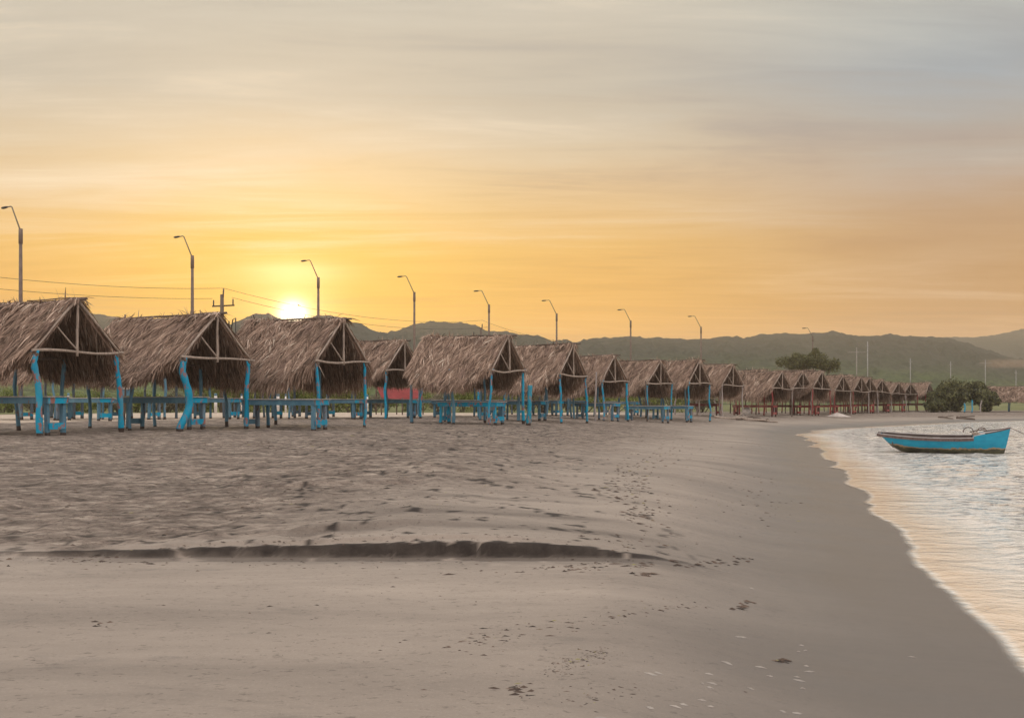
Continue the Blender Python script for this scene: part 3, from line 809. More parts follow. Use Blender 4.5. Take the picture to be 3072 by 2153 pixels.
LK = [(.03, 0), (.09, 0), (-.03, .02), (-.04, 0)]
huts = [
 # apex px, Y, phi, label
 ((234, 896), 28.5, 27, 'largest grey-brown thatched hut at the left edge of the picture, its ridge pole sticking out', dict(roof=(1.0, 101), L=3.9,
    posts=[(-1.3, 0, 0, dict(r=.085, lean=(-.12, 0), kink=[(0, 0), (.02, 0), (.06, 0), (-.03, 0)])), (1.3, 0, 0, dict(r=.07, lean=(-.28, -.12), kink=[(0, 0), (.02, 0), (.03, 0), (.0, 0)])),
           (-1.3, 1.95, 1), (1.3, 1.95, 1, dict(lean=(.15, 0))), (-1.3, 3.9, 1), (1.3, 3.9, 1)])),
 ((652, 938), 32.5, 27, 'pinkish brown thatched hut second from the left, with a crooked bright blue front post', dict(roof=(1.0, 102), L=3.75,
    posts=[(-1.3, 0, 0, dict(r=.10, lean=(-.02, 0), kink=[(-.12, .05), (.16, -.04), (.12, -.04), (-.02, 0)])), (1.3, 0, 0, dict(r=.07, lean=(.12, 0))),
           (-1.3, 1.85, 1, dict(lean=(.25, .1))), (1.3, 1.85, 1), (-1.3, 3.7, 1), (1.3, 3.7, 1, dict(lean=(.1, .1)))])),
 ((1022, 955), 35.3, 27, 'shaggy thatched hut right below the setting sun, ragged leaves hanging over its front', dict(roof=(1.15, 103), L=3.7, shag=1.7, cut=.2, w=1.25)),
 ((1210, 1020), 50, 30, 'small thatched hut set back between the shaggy hut and the next large one', dict(roof=(.8, 120), L=3.6, style='blue', brace=False)),
 ((1522, 1005), 42.5, 26, 'wide pinkish thatched hut right of the set-back one, tufts along its ridge', dict(roof=(1.0, 105), L=3.35)),
 ((1718, 1030), 48.5, 28, 'thatched hut with a loose front eave and a thick short blue stump beside it', dict(roof=(.9, 106), L=3.6, shag=1.25)),
 ((1846, 1064), 56, 34, 'steep narrow thatched hut with a wide dark gable right of the one with the stump', dict(roof=(.8, 107), L=3.4)),
 ((1978, 1080), 63, 38, 'thatched hut whose near corner rests on a thin dark pole', dict(roof=(.8, 121), L=3.6)),
 ((2097, 1078), 66, 38, 'last hut of the blue row, two bright blue front posts and a bowed tie beam', dict(roof=(.8, 108), L=3.3, w=1.2)),
 ((2196, 1092), 76, 42, 'first hut without blue paint, standing on pale bare poles', dict(roof=(.7, 122), L=3.6, style='grey', w=1.25, shag=1.3)),
 ((2345, 1112), 84, 46, 'low long thatched hut behind the driftwood with dark leaves hanging at its eave', dict(roof=(.7, 109), L=4.6, style='red', shag=1.7, group='red thatched huts farther along')),
 ((2405, 1114), 91, 47, 'half open thatched hut with pale crossed beams beneath the left half of the tree', dict(roof=(.6, 130), L=3.4, shag=1.9, cut=.12, style='red', group='red thatched huts farther along')),
 ((2462, 1112), 92, 47, 'red thatched hut beneath the right edge of the tree crown, thick tuft on its peak', dict(roof=(.5, 104), L=3.6, style='red', group='red thatched huts farther along')),
 ((2528, 1124), 97, 47, 'red thatched hut directly behind the pale sand mound', dict(roof=(.6, 130), L=3.4, shag=1.9, cut=.12, style='red', group='red thatched huts farther along')),
 ((2582, 1129), 101, 48, 'grey topped red hut just right of the sand mound', dict(roof=(.5, 107), L=3.4, style='red', group='red thatched huts farther along')),
 ((2608, 1131), 104, 49, 'narrow red hut squeezed in at the foot of the tall white pole', dict(roof=(.6, 131), L=3.2, shag=1.6, cut=.2, style='red', group='red thatched huts farther along')),
 ((2645, 1137), 107, 50, 'pale fringed hut with a long hanging corner, next right of the tall white pole', dict(roof=(.6, 130), L=3.4, shag=1.9, cut=.12, style='red', group='red thatched huts farther along')),
 ((2697, 1146), 111, 50, 'small hut on bare poles, third from the end of the red row', dict(roof=(.6, 131), L=3.2, shag=1.6, cut=.2, style='grey', group='red thatched huts farther along')),
 ((2731, 1148), 114, 50, 'small hut next to last in the red row, pale beam across its gable', dict(roof=(.5, 107), L=3.2, style='red', group='red thatched huts farther along')),
 ((2789, 1146), 117, 38, 'last small hut of the red row, flat edged roof beside the dark green bushes', dict(roof=(.5, 104), L=3.4, style='red', group='red thatched huts farther along')),
 ((3105, 1158), 114, 28, 'low dark hut at the right edge beyond the dark green bushes', dict(roof=(.6, 109), L=4.6, style='blue', group=None)),
 ((2296, 1107), 97, 40, 'hut of the second red row, its ridge just showing over the low long hut', dict(roof=(.5, 107), L=4.2, style='red', brace=False, group='red thatched huts farther along')),
 ((2436, 1110), 101, 44, 'hut of the second red row below the middle of the tree', dict(roof=(.5, 108), L=3.9, style='red', brace=False, group='red thatched huts farther along')),
 ((2556, 1124), 109, 46, 'hut of the second red row between the sand mound hut and its right neighbour', dict(roof=(.5, 104), L=3.7, style='grey', brace=False, group='red thatched huts farther along')),
 ((2668, 1144), 119, 44, 'hut of the second red row behind the pale fringed hut', dict(roof=(.5, 107), L=3.6, style='red', brace=False, group='red thatched huts farther along')),
 # second row, mostly hidden
 ((236, 1000), 45, 28, 'hut of the second row hidden behind the largest hut, only its posts showing', dict(roof=(.4, 104), L=3.6, style='faded', group='huts of the back row')),
 ((560, 1012), 47, 28, 'hut of the second row hidden behind the hut with the crooked post', dict(roof=(.4, 104), L=3.6, style='faded', group='huts of the back row')),
 ((925, 1025), 49, 28, 'hut of the second row hidden behind the shaggy hut below the sun', dict(roof=(.4, 104), L=3.6, style='faded', group='huts of the back row')),
 ((1478, 1058), 57, 28, 'hut of the second row hidden behind the wide pinkish hut', dict(roof=(.4, 104), L=3.6, style='blue', group='huts of the back row')),
 ((1672, 1075), 63, 30, 'hut of the second row hidden behind the hut beside the blue stump', dict(roof=(.4, 104), L=3.4, style='faded', group='huts of the back row')),
]
for apex, Y, phi, lab, kw in huts: make_hut(apex, Y, phi, lab, **kw)

# ------------------------------------------------------------------ tables
def make_table(px, Y, phi, L, w, h, label, mats=('blue2', 'blue', 'ttop'), group='blue beach tables', end_bright=True):
    """px = near right leg; x runs away from the camera, y runs back to the left"""
    X = (px-CX)/FP*Y; th = R(90)-R(phi)
    def wp(x, y): return X+x*math.cos(th)-y*math.sin(th), Y+x*math.sin(th)+y*math.cos(th)
    g = sum(gz1(*wp(a, b)) for a in (0, w) for b in (0, L))/4
    t = empty('beach_table', (X, Y, g), th, label=label, cat='table', group=group)
    a, b, c = [M[k] for k in mats]
    mb = MB(); n = 3; pw = (w+.12)/n
    for i in range(n): mb.box((-.06+pw*(i+.5), L/2, h-.0125+random.uniform(-.003, .003)), (pw-.012, L+.18, .025), 0, jit=.003)
    mb.build('tabletop', M['ttop'] if c is not M['darkred'] else c, t)
    for x in (0.02, w-.02):
        MB().box((x-.02*(1 if x < w/2 else -1), L/2, h-.105), (.028, L+.1, .15), jit=.005).build('apron', a, t)
    for y, m_ in ((-.035, b if end_bright else a), (L+.035, a)):
        MB().box((w/2, y, h-.105), (w+.02, .028, .14), jit=.005).build('end_apron', m_, t)
    for y in (.06, L-.06):
        for x in (.06, w-.06):
            lz = gz1(*wp(x, y))-g
            mb = MB(); ln = h-.03+.1
            mb.box((0, 0, ln/2-.1), (.10, .085, ln), jit=.012, ry=random.uniform(-.03, .03), rx=random.uniform(-.03, .03))
            o = mb.build('leg', a if x < w/2 and y < L/2 else c if random.random() < .6 else a, t); o.location = (x, y, min(0, lz))
    for y, m_ in ((-.01, b if end_bright else a), (L+.01, a)):
        MB().box((w/2, y, .22), (w-.12, .03, .15), jit=.006).build('foot_rail', m_, t)
    return t
tabs = [
 (140, 27.6, 27, 2.6, .62, .95, 'long grey-blue table under the largest hut, at the left edge'),
 (296, 42.5, 27, 2.3, .68, .88, 'blue table seen behind the right front post of the largest hut'),
 (568, 32.0, 27, 2.45, .68, .93, 'dull blue table with a bright blue end beside the crooked blue post'),
 (448, 45, 27, 2.2, .65, .85, 'dark legged table in shade behind the hut with the crooked post'),
 (690, 47, 27, 2.0, .65, .87, 'table in the gap between the crooked post hut and the shaggy hut'),
 (942, 32.6, 27, 2.6, .66, .90, 'long pale blue table in front of the shaggy hut below the sun'),
 (1062, 48.5, 27, 2.6, .66, .86, 'blue table with bright end under the gable of the shaggy hut'),
 (1225, 51.5, 29, 2.6, .66, .86, 'pale topped table under the small set-back hut'),
 (1487, 41.9, 26, 2.4, .72, .85, 'bright blue table with a framed end in front of the wide pinkish hut'),
 (1440, 52, 27, 2.5, .7, .85, 'dull blue table behind the bright one of the wide pinkish hut'),
 (1620, 50, 27, 2.4, .7, .86, 'grey-blue table right of the thick blue stump'),
 (1555, 60, 28, 1.9, .7, .85, 'small light blue table end far behind the wide pinkish hut'),
 (1670, 63, 30, 1.9, .75, .85, 'blue table far back, seen through the hut beside the stump'),
 (1838, 55.4, 34, 2.1, .68, .86, 'blue table with a bright end under the steep narrow hut'),
 (1990, 59, 36, 2.3, .68, .84, 'blue table between the thin dark pole and the last blue hut'),
 (2062, 62.5, 36, 2.2, .62, .84, 'small blue table under the last hut of the blue row'),
]
for px, Y, phi, L, w, h, lab in tabs:
    make_table(px, Y, phi, L, w, h, lab, mats=('blue', 'blue', 'blue2') if 'bright blue table' in lab else ('blue2', 'blue', 'blue3'))
more_tabs = [
 (60, 45, 2.2, 'dull blue table seen far behind the left end of the largest hut'),
 (215, 48, 2.0, 'far blue table seen between the front posts of the largest hut'),
 (820, 50, 2.3, 'far dull table under the back of the shaggy hut'),
 (980, 53, 2.1, 'far blue table just left of the gable of the shaggy hut'),
 (1335, 57, 2.2, 'far blue table behind the left end of the wide pinkish hut'),
 (1748, 64, 2.0, 'far blue table behind the steep narrow hut\'s pale grey pole'),
 (1905, 70, 2.0, 'far blue table seen under the hut on the thin dark pole'),
]
for px, Y, L, lab in more_tabs: make_table(px, Y, 28, L, .66, .85, lab, mats=('blue2', 'blue', 'blue3'))
rtabs = [
 (2150, 78, 2.4, 'dark red table seen between the last blue post and the pale pole hut'),
 (2318, 82, 3.2, 'long dark red table behind the driftwood pile'),
 (2392, 92, 2.2, 'dark red bench table beneath the left half of the tree'),
 (2448, 92, 2.2, 'red table beneath the right half of the tree crown'),
 (2505, 96, 2.2, 'red table right behind the pale sand mound'),
 (2560, 100, 2.2, 'red table just right of the pale sand mound'),
 (2612, 104, 2.2, 'red table below the tall white pole'),
 (2660, 107, 2.2, 'dark table under the pale fringed hut'),
 (2708, 110, 2.0, 'pinkish red table under the small hut third from the end'),
 (2780, 114, 2.6, 'dark red table under the last small hut, beside the bushes'),
]
for px, Y, L, lab in rtabs:
    make_table(px, Y, 40, L, .65, .82, lab, mats=('darkred' if 'dark' in lab else 'red', 'red', 'darkred'), group='red beach tables')

# ------------------------------------------------------------------ loose posts
def lone_post(name, px, Y, h, r, mat, lean, label, cat='post', **kw):
    X = (px-CX)/FP*Y
    e = empty(name, (X, Y, gz1(X, Y)), 0, label=label, cat=cat)
    o = post_part(e, lean[0], lean[1], h, mat, r, lean=lean, fork=False, **kw)
    # a single mesh: drop the helper empty
    o.parent = None; o.location = (X+lean[0], Y+lean[1], gz1(X, Y)); o.name = name
    for k in ('label', 'category'): o[k] = e[k]
    bpy.data.objects.remove(e)
    return o
lone_post('timber_stump', 1584, 42.6, 1.50, .095, m_paint('stump_paint', (.01, .30, .45, 1), (.03, .38, .55, 1), wear=(.25, .21, .2, 1), amt=.55), (.08, 0), 'thick short upright timber, blue above and bare grey below, between two huts', 'post')
lone_post('timber_pole', 1942, 60, 2.15, .035, M['dark_stick'], (-.1, 0), 'thin dark pole propping the near corner of a hut between two blue tables', 'pole')
lone_post('timber_pole', 1786, 53.5, 2.3, .04, M['grey_post'], (.05, 0), 'thin pale grey pole left of the steep narrow hut', 'pole')
lone_post('timber_pole', 1828, 53, .85, .028, M['stick'], (.07, 0), 'short pale stick leaning in front of the steep hut\'s table', 'stick')
lone_post('timber_pole', 371, 37, 3.6, .03, M['dark_stick'], (.05, 0), 'thin dark stick standing up above the back end of the second hut', 'pole')

# ------------------------------------------------------------------ boat
def build_boat():
    bx, by = (2832-CX)/FP*38.3, 38.3
    b = empty('rowing_boat', (bx, by, .035), R(-14), label='bright blue wooden rowing boat with a dark rail, floating on the pale water', cat='boat')
    b.scale = (.96, 1, 1); b.rotation_euler = (R(3.0), R(.8), R(-20))
    m, t, bs, o = new_mat('boat_paint')
    p = objc(t); sp = t.n('ShaderNodeSeparateXYZ'); t.put(sp.inputs[0], p)
    n = t.noise(t.mapping(p, (1.6, 1.6, 3)), 2.2, 6, .65)
    c = t.ramp(n, [(.3, (.001, .25, .42)), (.7, (.004, .34, .51))])
    c = t.mix(t.smooth(t.noise(p, 3.2, 5, .7), .62, .72), c, (.06, .24, .33, 1))
    lvl = t.math('ADD', sp.outputs[2], t.math('MULTIPLY', t.math('SUBTRACT', n, .5), .26))
    lvl = t.math('SUBTRACT', lvl, t.math('MULTIPLY', t.math('POWER', t.math('DIVIDE', t.math('MINIMUM', t.math('ADD', sp.outputs[0], .6), 0.0), 1.5), 2.0), .14))
    c = t.mix(t.math('SUBTRACT', 1.0, t.smooth(lvl, .175, .195)), c, (.36, .25, .13, 1))
    dk = t.ramp(n, [(.35, (.035, .032, .022)), (.6, (.10, .10, .05))])
    c = t.mix(t.math('SUBTRACT', 1.0, t.smooth(lvl, .125, .16)), c, dk)
    t.put(bs.inputs['Base Color'], c); bs.inputs['Roughness'].default_value = .45
    bump(t, bs, n, .3, .01)
    inner = m_plain('boat_inside', (.16, .13, .12), .75)
    rail = m_wood('boat_rail', (.07, .045, .04), (.17, .12, .11), .55)
    grey = m_plain('boat_plank', (.42, .39, .38), .6)
    # stations from stern to bow: x, half beam at sheer, sheer z, keel z, x offset of keel
    st = [(-2.12, .50, .56, .30, .30), (-1.95, .56, .55, .15, .20), (-1.5, .66, .52, -.02, .06), (-.9, .73, .49, -.12, 0), (-.2, .76, .48, -.15, 0), (.5, .73, .49, -.16, 0),
          (.92, .66, .51, -.16, 0), (.95, .655, .60, -.16, 0), (1.3, .52, .67, -.16, 0), (1.65, .34, .73, -.16, -.05), (1.95, .15, .79, -.16, -.14), (2.12, .03, .83, -.15, -.24)]
    nv = 9
    V = []; Vi = []
    for (x, hb, zs, zk, xo) in st:
        for side in (-1, 1):
            for k in range(nv):
                u = k/(nv-1)           # 0 keel, 1 sheer
                yy = hb*(math.sin(u*math.pi/2)**.62); zz = zk+(zs-zk)*u**1.35; xx = x+xo*(1-u)
                V.append((xx, side*yy, zz))
                Vi.append((xx-.02*(1 if x > 0 else -1), side*max(0, yy-.035), zz+.03*(1-u)))
    def lo(V, flip, a0=0, a1=None):
        F = []; ns = len(st)
        for i in range(ns-1):
            for s in (0, 1):
                for k in range(nv-1):
                    a = (i*2+s)*nv+k; c_ = ((i+1)*2+s)*nv+k
                    q = (a, c_, c_+1, a+1)
                    if (s == 0) ^ flip: q = q[::-1]
                    F.append(q)
        return F
    mb = MB(); mb.add(V, lo(V, False), 0, True)
    # transom
    tr = [k for k in range(nv)]+[nv+k for k in range(nv-1, -1, -1)]
    mb.add([V[i] for i in tr], [tuple(range(len(tr)))], 0)
    mb.build('hull', m, b)
    # inner skin only for the open part
    mbi = MB(); V2 = np.array(Vi); F2 = []
    for i in range(0, 6):
        for s in (0, 1):
            for k in range(nv-1):
                a = (i*2+s)*nv+k; c_ = ((i+1)*2+s)*nv+k; F2.append((a, c_, c_+1, a+1) if s == 0 else (a+1, c_+1, c_, a))
    mbi.add(V2, F2, 0, True)
    tr2 = [k for k in range(nv)]+[nv+k for k in range(nv-1, -1, -1)]
    mbi.add([V2[i]+np.array((.05, 0, 0)) for i in tr2], [tuple(range(len(tr2)))], 0)
    mbi.build('inner_skin', inner, b)
    # rails
    for s in (-1, 1):
        mb = MB(); pts = [(x, s*(hb+.018), zs-.02) for (x, hb, zs, zk, xo) in st[:7]]
        pts = [(-2.22, s*.50, .565)]+pts
        for a, c_ in zip(pts[:-1], pts[1:]):
            a = Vector(a); c_ = Vector(c_); d = c_-a; mid = (a+c_)/2
            mb.box(mid, (d.length+.012, .075, .085), rz=math.atan2(d.y, d.x), ry=-math.atan2(d.z, math.hypot(d.x, d.y)))
        mb.build('rail', rail, b)
    for s in (-1, 1):
        mb = MB(); pts = [(x, s*(hb-.045), zs+.028) for (x, hb, zs, zk, xo) in st[:7]]
        pts = [(-2.2, s*.47, .60)]+pts
        for a, c_ in zip(pts[:-1], pts[1:]):
            a = Vector(a); c_ = Vector(c_); d = c_-a; mid = (a+c_)/2
            mb.box(mid, (d.length+.02, .09, .024), rz=math.atan2(d.y, d.x), ry=-math.atan2(d.z, math.hypot(d.x, d.y)))
        mb.build('gunwale_board', grey, b)
    MB().box((-2.15, 0, .555), (.07, 1.0, .07)).build('transom_cap', rail, b)
    # foredeck
    mb = MB(); D = [(x, hb, zs) for (x, hb, zs, zk, xo) in st[7:]]
    V3 = []; F3 = []
    for (x, hb, zs) in D: V3 += [(x, -hb+.01, zs-.015), (x, 0, zs+.02), (x, hb-.01, zs-.015)]
    for i in range(len(D)-1):
        a = i*3; F3 += [(a, a+3, a+4, a+1), (a+1, a+4, a+5, a+2)]
    k = len(V3); V3 += [(.95, -.6, .25), (.95, .6, .25)]; F3 += [(0, 1, 2, k+1, k)]
    mb.add(V3, F3); mb.build('foredeck', grey, b)
    for s in (-1, 1):
        mb = MB(); pts = [(x, s*(hb+.002), zs+.012) for (x, hb, zs, zk, xo) in st[8:]]
        mb.tube(pts, .022, 6); mb.build('bow_rail', rail, b)
    for x, wd in ((-1.35, .24), (-.25, .26), (.62, .22)):
        hb = np.interp(x, [q[0] for q in st], [q[1] for q in st])
        MB().box((x, 0, .40), (wd, hb*2-.07, .035)).build('thwart', grey, b)
    for x in (-1.7, -1.1, -.6, 0.1, .4, .8):
        hb = np.interp(x, [q[0] for q in st], [q[1] for q in st]); mb = MB()
        mb.tube([(x, -hb+.05, .45), (x, -hb*.85, .26), (x, 0, float(np.interp(x, [q[0] for q in st], [q[3] for q in st]))+.05), (x, hb*.85, .26), (x, hb-.05, .45)], .02, 5); mb.build('rib', inner, b)
    # anchor and coiled line on the foredeck
    an = empty('anchor', (bx+.62, by-.18, .0), R(-15), label='small rusty anchor lying on the foredeck of the blue boat', cat='anchor')
    mw = Matrix.LocRotScale(b.location, b.rotation_euler, b.scale)
    an.location = mw @ Vector((1.12, .05, .66)); an.rotation_euler = b.rotation_euler
    ir = m_plain('rusty_iron', (.13, .09, .075), .7, .2)
    mb = MB(); mb.tube([(-.28, -.05, .02), (0, 0, .09), (.18, .02, .12)], .02, 6); mb.build('shank', ir, an)
    for s, q in ((1, -.30), (1, .12)):
        mb = MB(); mb.tube([(q+.16*math.cos(a)-.02, .1*math.sin(a*.7), .17*math.sin(a)+.0) for a in np.linspace(0, math.pi, 9)], .015, 6); mb.build('fluke', ir, an)
    rp = MB()
    pts = []
    for i in range(60):
        a = i*.45; r = .11+.02*math.sin(i*.3); pts.append((r*math.cos(a), r*math.sin(a)*1.1, .02+.001*i))
    rp.tube(pts, .012, 5); ro = rp.build('coiled_rope', M['stick']); tag(ro, 'coil of pale rope on the foredeck of the blue boat', 'rope')
    ro.location = mw @ Vector((1.02, -.22, .60)); ro.rotation_euler = b.rotation_euler
    # mooring line from the bow down to the water on the right
    p0 = mw @ Vector((2.1, 0, .86)); p1 = Vector((p0.x+2.4, p0.y-1.2, -.05)); mb = MB()
    mb.tube([p0.lerp(p1, k/10)+Vector((0, 0, -.12*math.sin(k/10*math.pi))) for k in range(11)], .010, 5)
    tag(mb.build('mooring_rope', M['dark_stick']), 'thin mooring rope running from the boat\'s bow to the water at right', 'rope')
build_boat()

# ------------------------------------------------------------------ street lamps
def lamp_post(px, top, arm_px, arm_py, label, Habove=8.2):
    Y = Habove*FP/(HY-top); X = (px-CX)/FP*Y; g = gz1(X, Y)
    k = Y/FP; arm_px = px-1.0*(top-arm_py)
    o = empty('street_lamp', (X, Y, g), 0, label=label, cat='street lamp', group='street lamps along the road')
    H = CAMZ+Habove-g
    mb = MB(); mb.tube([(0, 0, -.2), (0, 0, H*.5), (0, 0, H)], [.12, .10, .075], 10); mb.tube([(0, 0, H-.7), (0, 0, H-.3), (0, 0, H+.03)], [.10, .10, .095], 10)
    mb.build('pole', M['pole_brown'], o)
    ux, uy = -.86, .52                           # arm leans out over the road
    dx = (px-arm_px)*k/.86*.9; dz = (top-arm_py)*k
    f = .56
    A = Vector((ux*dx*f, uy*dx*f, H+dz)); B = Vector((ux*dx*1.0, uy*dx*1.0, H+dz-.02))
    mb = MB(); T0 = Vector((0, 0, H-.1)); mb.tube([T0, T0.lerp(A, .5), T0.lerp(A, .95), A+(B-A)*.1, B], [.035, .032, .03, .03, .028], 6); mb.build('arm', M['steel'], o)
    mb = MB(); d = (B-A).normalized()
    mb.tube([B-d*.25, B-d*.1, B+d*.12, B+d*.24], [.035, .06, .065, .03], 8); mb.build('lamp_head', M['dark'], o)
    return o
for a in [(62, 688, 14, 615, 'tallest street lamp, cut by the left edge above the largest hut'), (577, 768, 531, 705, 'street lamp above the second hut, left of the utility pole'),
          (955, 833, 910, 778, 'street lamp just right of the setting sun'), (1243, 877, 1203, 826, 'street lamp behind the set-back hut, right of the sun'),
          (1467, 914, 1432, 870, 'street lamp behind the wide pinkish hut'), (1670, 941, 1645, 899, 'street lamp over the hut beside the stump'),
          (1892, 962, 1868, 927, 'street lamp right of the steep hut, half against the hills'), (2103, 981, 2080, 947, 'street lamp above the last blue hut'),
          (2438, 1008, 2425, 983, 'faint far street lamp whose arm rises above the hills over the tree')]:
    lamp_post(*a)

# ------------------------------------------------------------------ utility poles and wires
def util_pole(X, Y, H, label, mat, arms=2, transformer=False, group=None):
    o = empty('utility_pole', (X, Y, gz1(X, Y) if Y < 180 else .8), R(-28), label=label, cat='utility pole', group=group)
    MB().tube([(0, 0, -.2), (0, 0, H)], [.17, .12], 9).build('pole', mat, o)
    if arms: MB().tube([(.1, 0, H-.2), (.14, 0, H+.38)], .05, 6).build('finial', mat, o)
    for i in range(arms):
        z = H-.75-i*1.45
        mb = MB(); mb.box((0, .12, z), (1.9 if i == 0 else 1.2, .09, .09)); mb.build('crossarm', M['dark'], o)
        for x in ((-.85, 0, .85) if i == 0 else (-.5, .5)):
            if x == 0: continue
            MB().tube([(x, .12, z+.05), (x, .12, z+.42)], .045, 6).build('insulator', M['dark'], o)
    if transformer:
        MB().tube([(.55, 0, H-3.5), (.55, 0, H-2.75)], .2, 10).build('transformer', M['dark'], o)
        mb = MB(); mb.tube([(0, 0, H-2.9), (1.2, .1, H-2.6)], .06, 6); mb.tube([(.7, .1, H-2.5), (.85, .1, H-1.7), (1.1, .1, H-1.6), (1.2, 0, H-3.4)], .04, 5); mb.build('bracket', M['dark'], o)
    return o
P1 = ((666-CX)/FP*76, 76); P2 = ((1443-CX)/FP*107, 107); P0 = (2*P1[0]-P2[0], 2*P1[1]-P2[1]); P3 = (2*P2[0]-P1[0], 2*P2[1]-P1[1])
util_pole(*P1, 7.9, 'brown utility pole with crossarms and transformer between the second hut and the sun', M['bark'], 2, True)
util_pole(*P2, 7.9, 'small distant utility pole with a crossarm, left of a street lamp on the skyline', M['bark'], 2)
far_poles = [(2570, 150, 7.4, 1, 'faint grey pole with a crossarm right of the tree'), (2603, 160, 8.7, 0, 'tall white pole rising over the red huts'),
             (2731, 200, 7.8, 0, 'thin pale pole over the last huts of the red row'), (2852, 210, 7.6, 0, 'white pole above the left half of the dark bushes'),
             (2956, 220, 8.2, 1, 'white pole with a small crossarm above the right end of the bushes'), (3048, 235, 6.6, 0, 'short pale pole above the hut at the right edge'),
             (2203, 170, 5.5, 1, 'faint small pole on the hillside left of the tree')]
for px, Y, H, arms, lab in far_poles:
    X = (px-CX)/FP*Y
    o = empty('utility_pole', (X, Y, .7), R(-28), label=lab, cat='utility pole', group='distant poles on the plain')
    MB().tube([(0, 0, -.3), (0, 0, H+.5)], [.085, .06], 7).build('pole', M['farpole'] if 'white' in lab or 'pale' in lab else M['concrete'], o)
    MB().box((0, .1, H-.1), (2.4 if arms else .7, .10, .10)).build('crossarm', M['concrete'], o)
def wire(a, b, sag, label, r=.012):
    a = Vector(a); b = Vector(b); mb = MB()
    mb.tube([a.lerp(b, k/24)-Vector((0, 0, sag*4*(k/24)*(1-k/24))) for k in range(25)], r, 4, cap=False)
    tag(mb.build('power_line', M['dark']), label, 'power line', 'power lines')
zt = 1+7.9
rot = R(-28); c_, s_ = math.cos(rot), math.sin(rot)
def off(P, x, z): return (P[0]+x*c_, P[1]+x*s_, z)
PB = P0
wire(off(PB, 0, zt+.3), off(P1, .15, zt+.3), .9, 'highest wire, reaching from the left edge to the utility pole\'s tip')
wire(off(PB, -.85, zt-.4), off(P1, -.85, zt-.35), .75, 'lower left wire ending on the utility pole\'s upper crossarm')
wire(off(P1, .15, zt+.3), off(P2, .15, zt+.3), .9, 'wire leading right from the utility pole past the sun')
wire(off(P1, .85, zt-.35), off(P2, .85, zt-.35), .9, 'lower wire leading right from the utility pole past the sun')
wire(off(P2, .15, zt+.3), off(P3, .15, zt+.3), 1.2, 'faint wire running right from the small distant utility pole')
# bird on the wire
def bird():
    t = .33; a = Vector(off(P1, .15, zt+.3)); b = Vector(off(P2, .15, zt+.3))
    k = .225; p = a.lerp(b, k)-Vector((0, 0, .9*4*k*(1-k)))
    mb = MB()
    mb.tube([(-.30, 0, .10), (-.12, 0, .15), (.05, 0, .22), (.16, 0, .28)], [.02, .09, .10, .05], 8)
    mb.tube([(.12, 0, .27), (.20, 0, .34), (.26, 0, .35)], [.05, .06, .03], 8)
    mb.tube([(.26, 0, .35), (.34, 0, .335)], [.018, .004], 5)
    mb.tube([(-.28, 0, .11), (-.5, 0, .04)], [.035, .02], 5)
    mb.tube([(.02, 0, .14), (.02, 0, .02)], .012, 4)
    o = mb.build('bird', M['dark']); o.location = p+Vector((0, 0, 0)); o.rotation_euler = (0, 0, R(200)); o.scale = (.36, .36, .36)
    tag(o, 'small dark bird perched on the wire just left above the sun', 'bird')
bird()

# ------------------------------------------------------------------ shrubs and tree
def leaf_cloud(n, centre, rad, leaf, seed, lumps=14, flat=1.0):
    """leaves on the outside of many small lumps, so the outline is uneven and has gaps"""
    rs = np.random.RandomState(seed)
    cs = rs.normal(0, 1, (lumps, 3)); cs /= np.linalg.norm(cs, axis=1, keepdims=True)
    cs *= rs.uniform(.25, .85, (lumps, 1))*np.array(rad)
    cs[:, 2] *= flat
    cs += np.array(centre)
    lr = rs.uniform(.22, .42, lumps)*min(rad[0], rad[2]*1.3)
    k = rs.randint(0, lumps, n)
    d = rs.normal(0, 1, (n, 3)); d /= np.linalg.norm(d, axis=1, keepdims=True)
    P = cs[k]+d*(lr[k][:, None])*rs.uniform(.55, 1.12, (n, 1))
    u = rs.normal(0, 1, (n, 3)); u /= np.linalg.norm(u, axis=1, keepdims=True)
    v = np.cross(u, d); v /= np.maximum(np.linalg.norm(v, axis=1, keepdims=True), 1e-5)
    s = leaf*rs.uniform(.6, 1.3, (n, 1))
    V = np.stack([P-u*s, P+v*s*.5, P+u*s, P-v*s*.5], 1).reshape(-1, 3)
    Q = np.arange(n*4).reshape(-1, 4)
    return V, Q, cs
def shrub(name, x, y, z, w, h, n, leaf, mat, seed, label, cat, group=None, lumps=14):
    o = empty(name, (x, y, z), 0, label=label, cat=cat, group=group)
    V, Q, cs = leaf_cloud(n, (0, 0, h*.55), (w/2, w/2*.8, h*.5), leaf, seed, lumps)
    V[:, 2] = np.maximum(V[:, 2], .02)
    mb = MB(); fast_quads(mb, V, Q); mb.build('foliage', mat, o)
    mb = MB(); random.seed(seed)
    for c in cs[:7]: branch(mb, (random.uniform(-.1, .1), random.uniform(-.1, .1), -.1), tuple(c), .04, .015, .06, 4, 5)
    mb.build('stem', M['bark'], o)
    return o
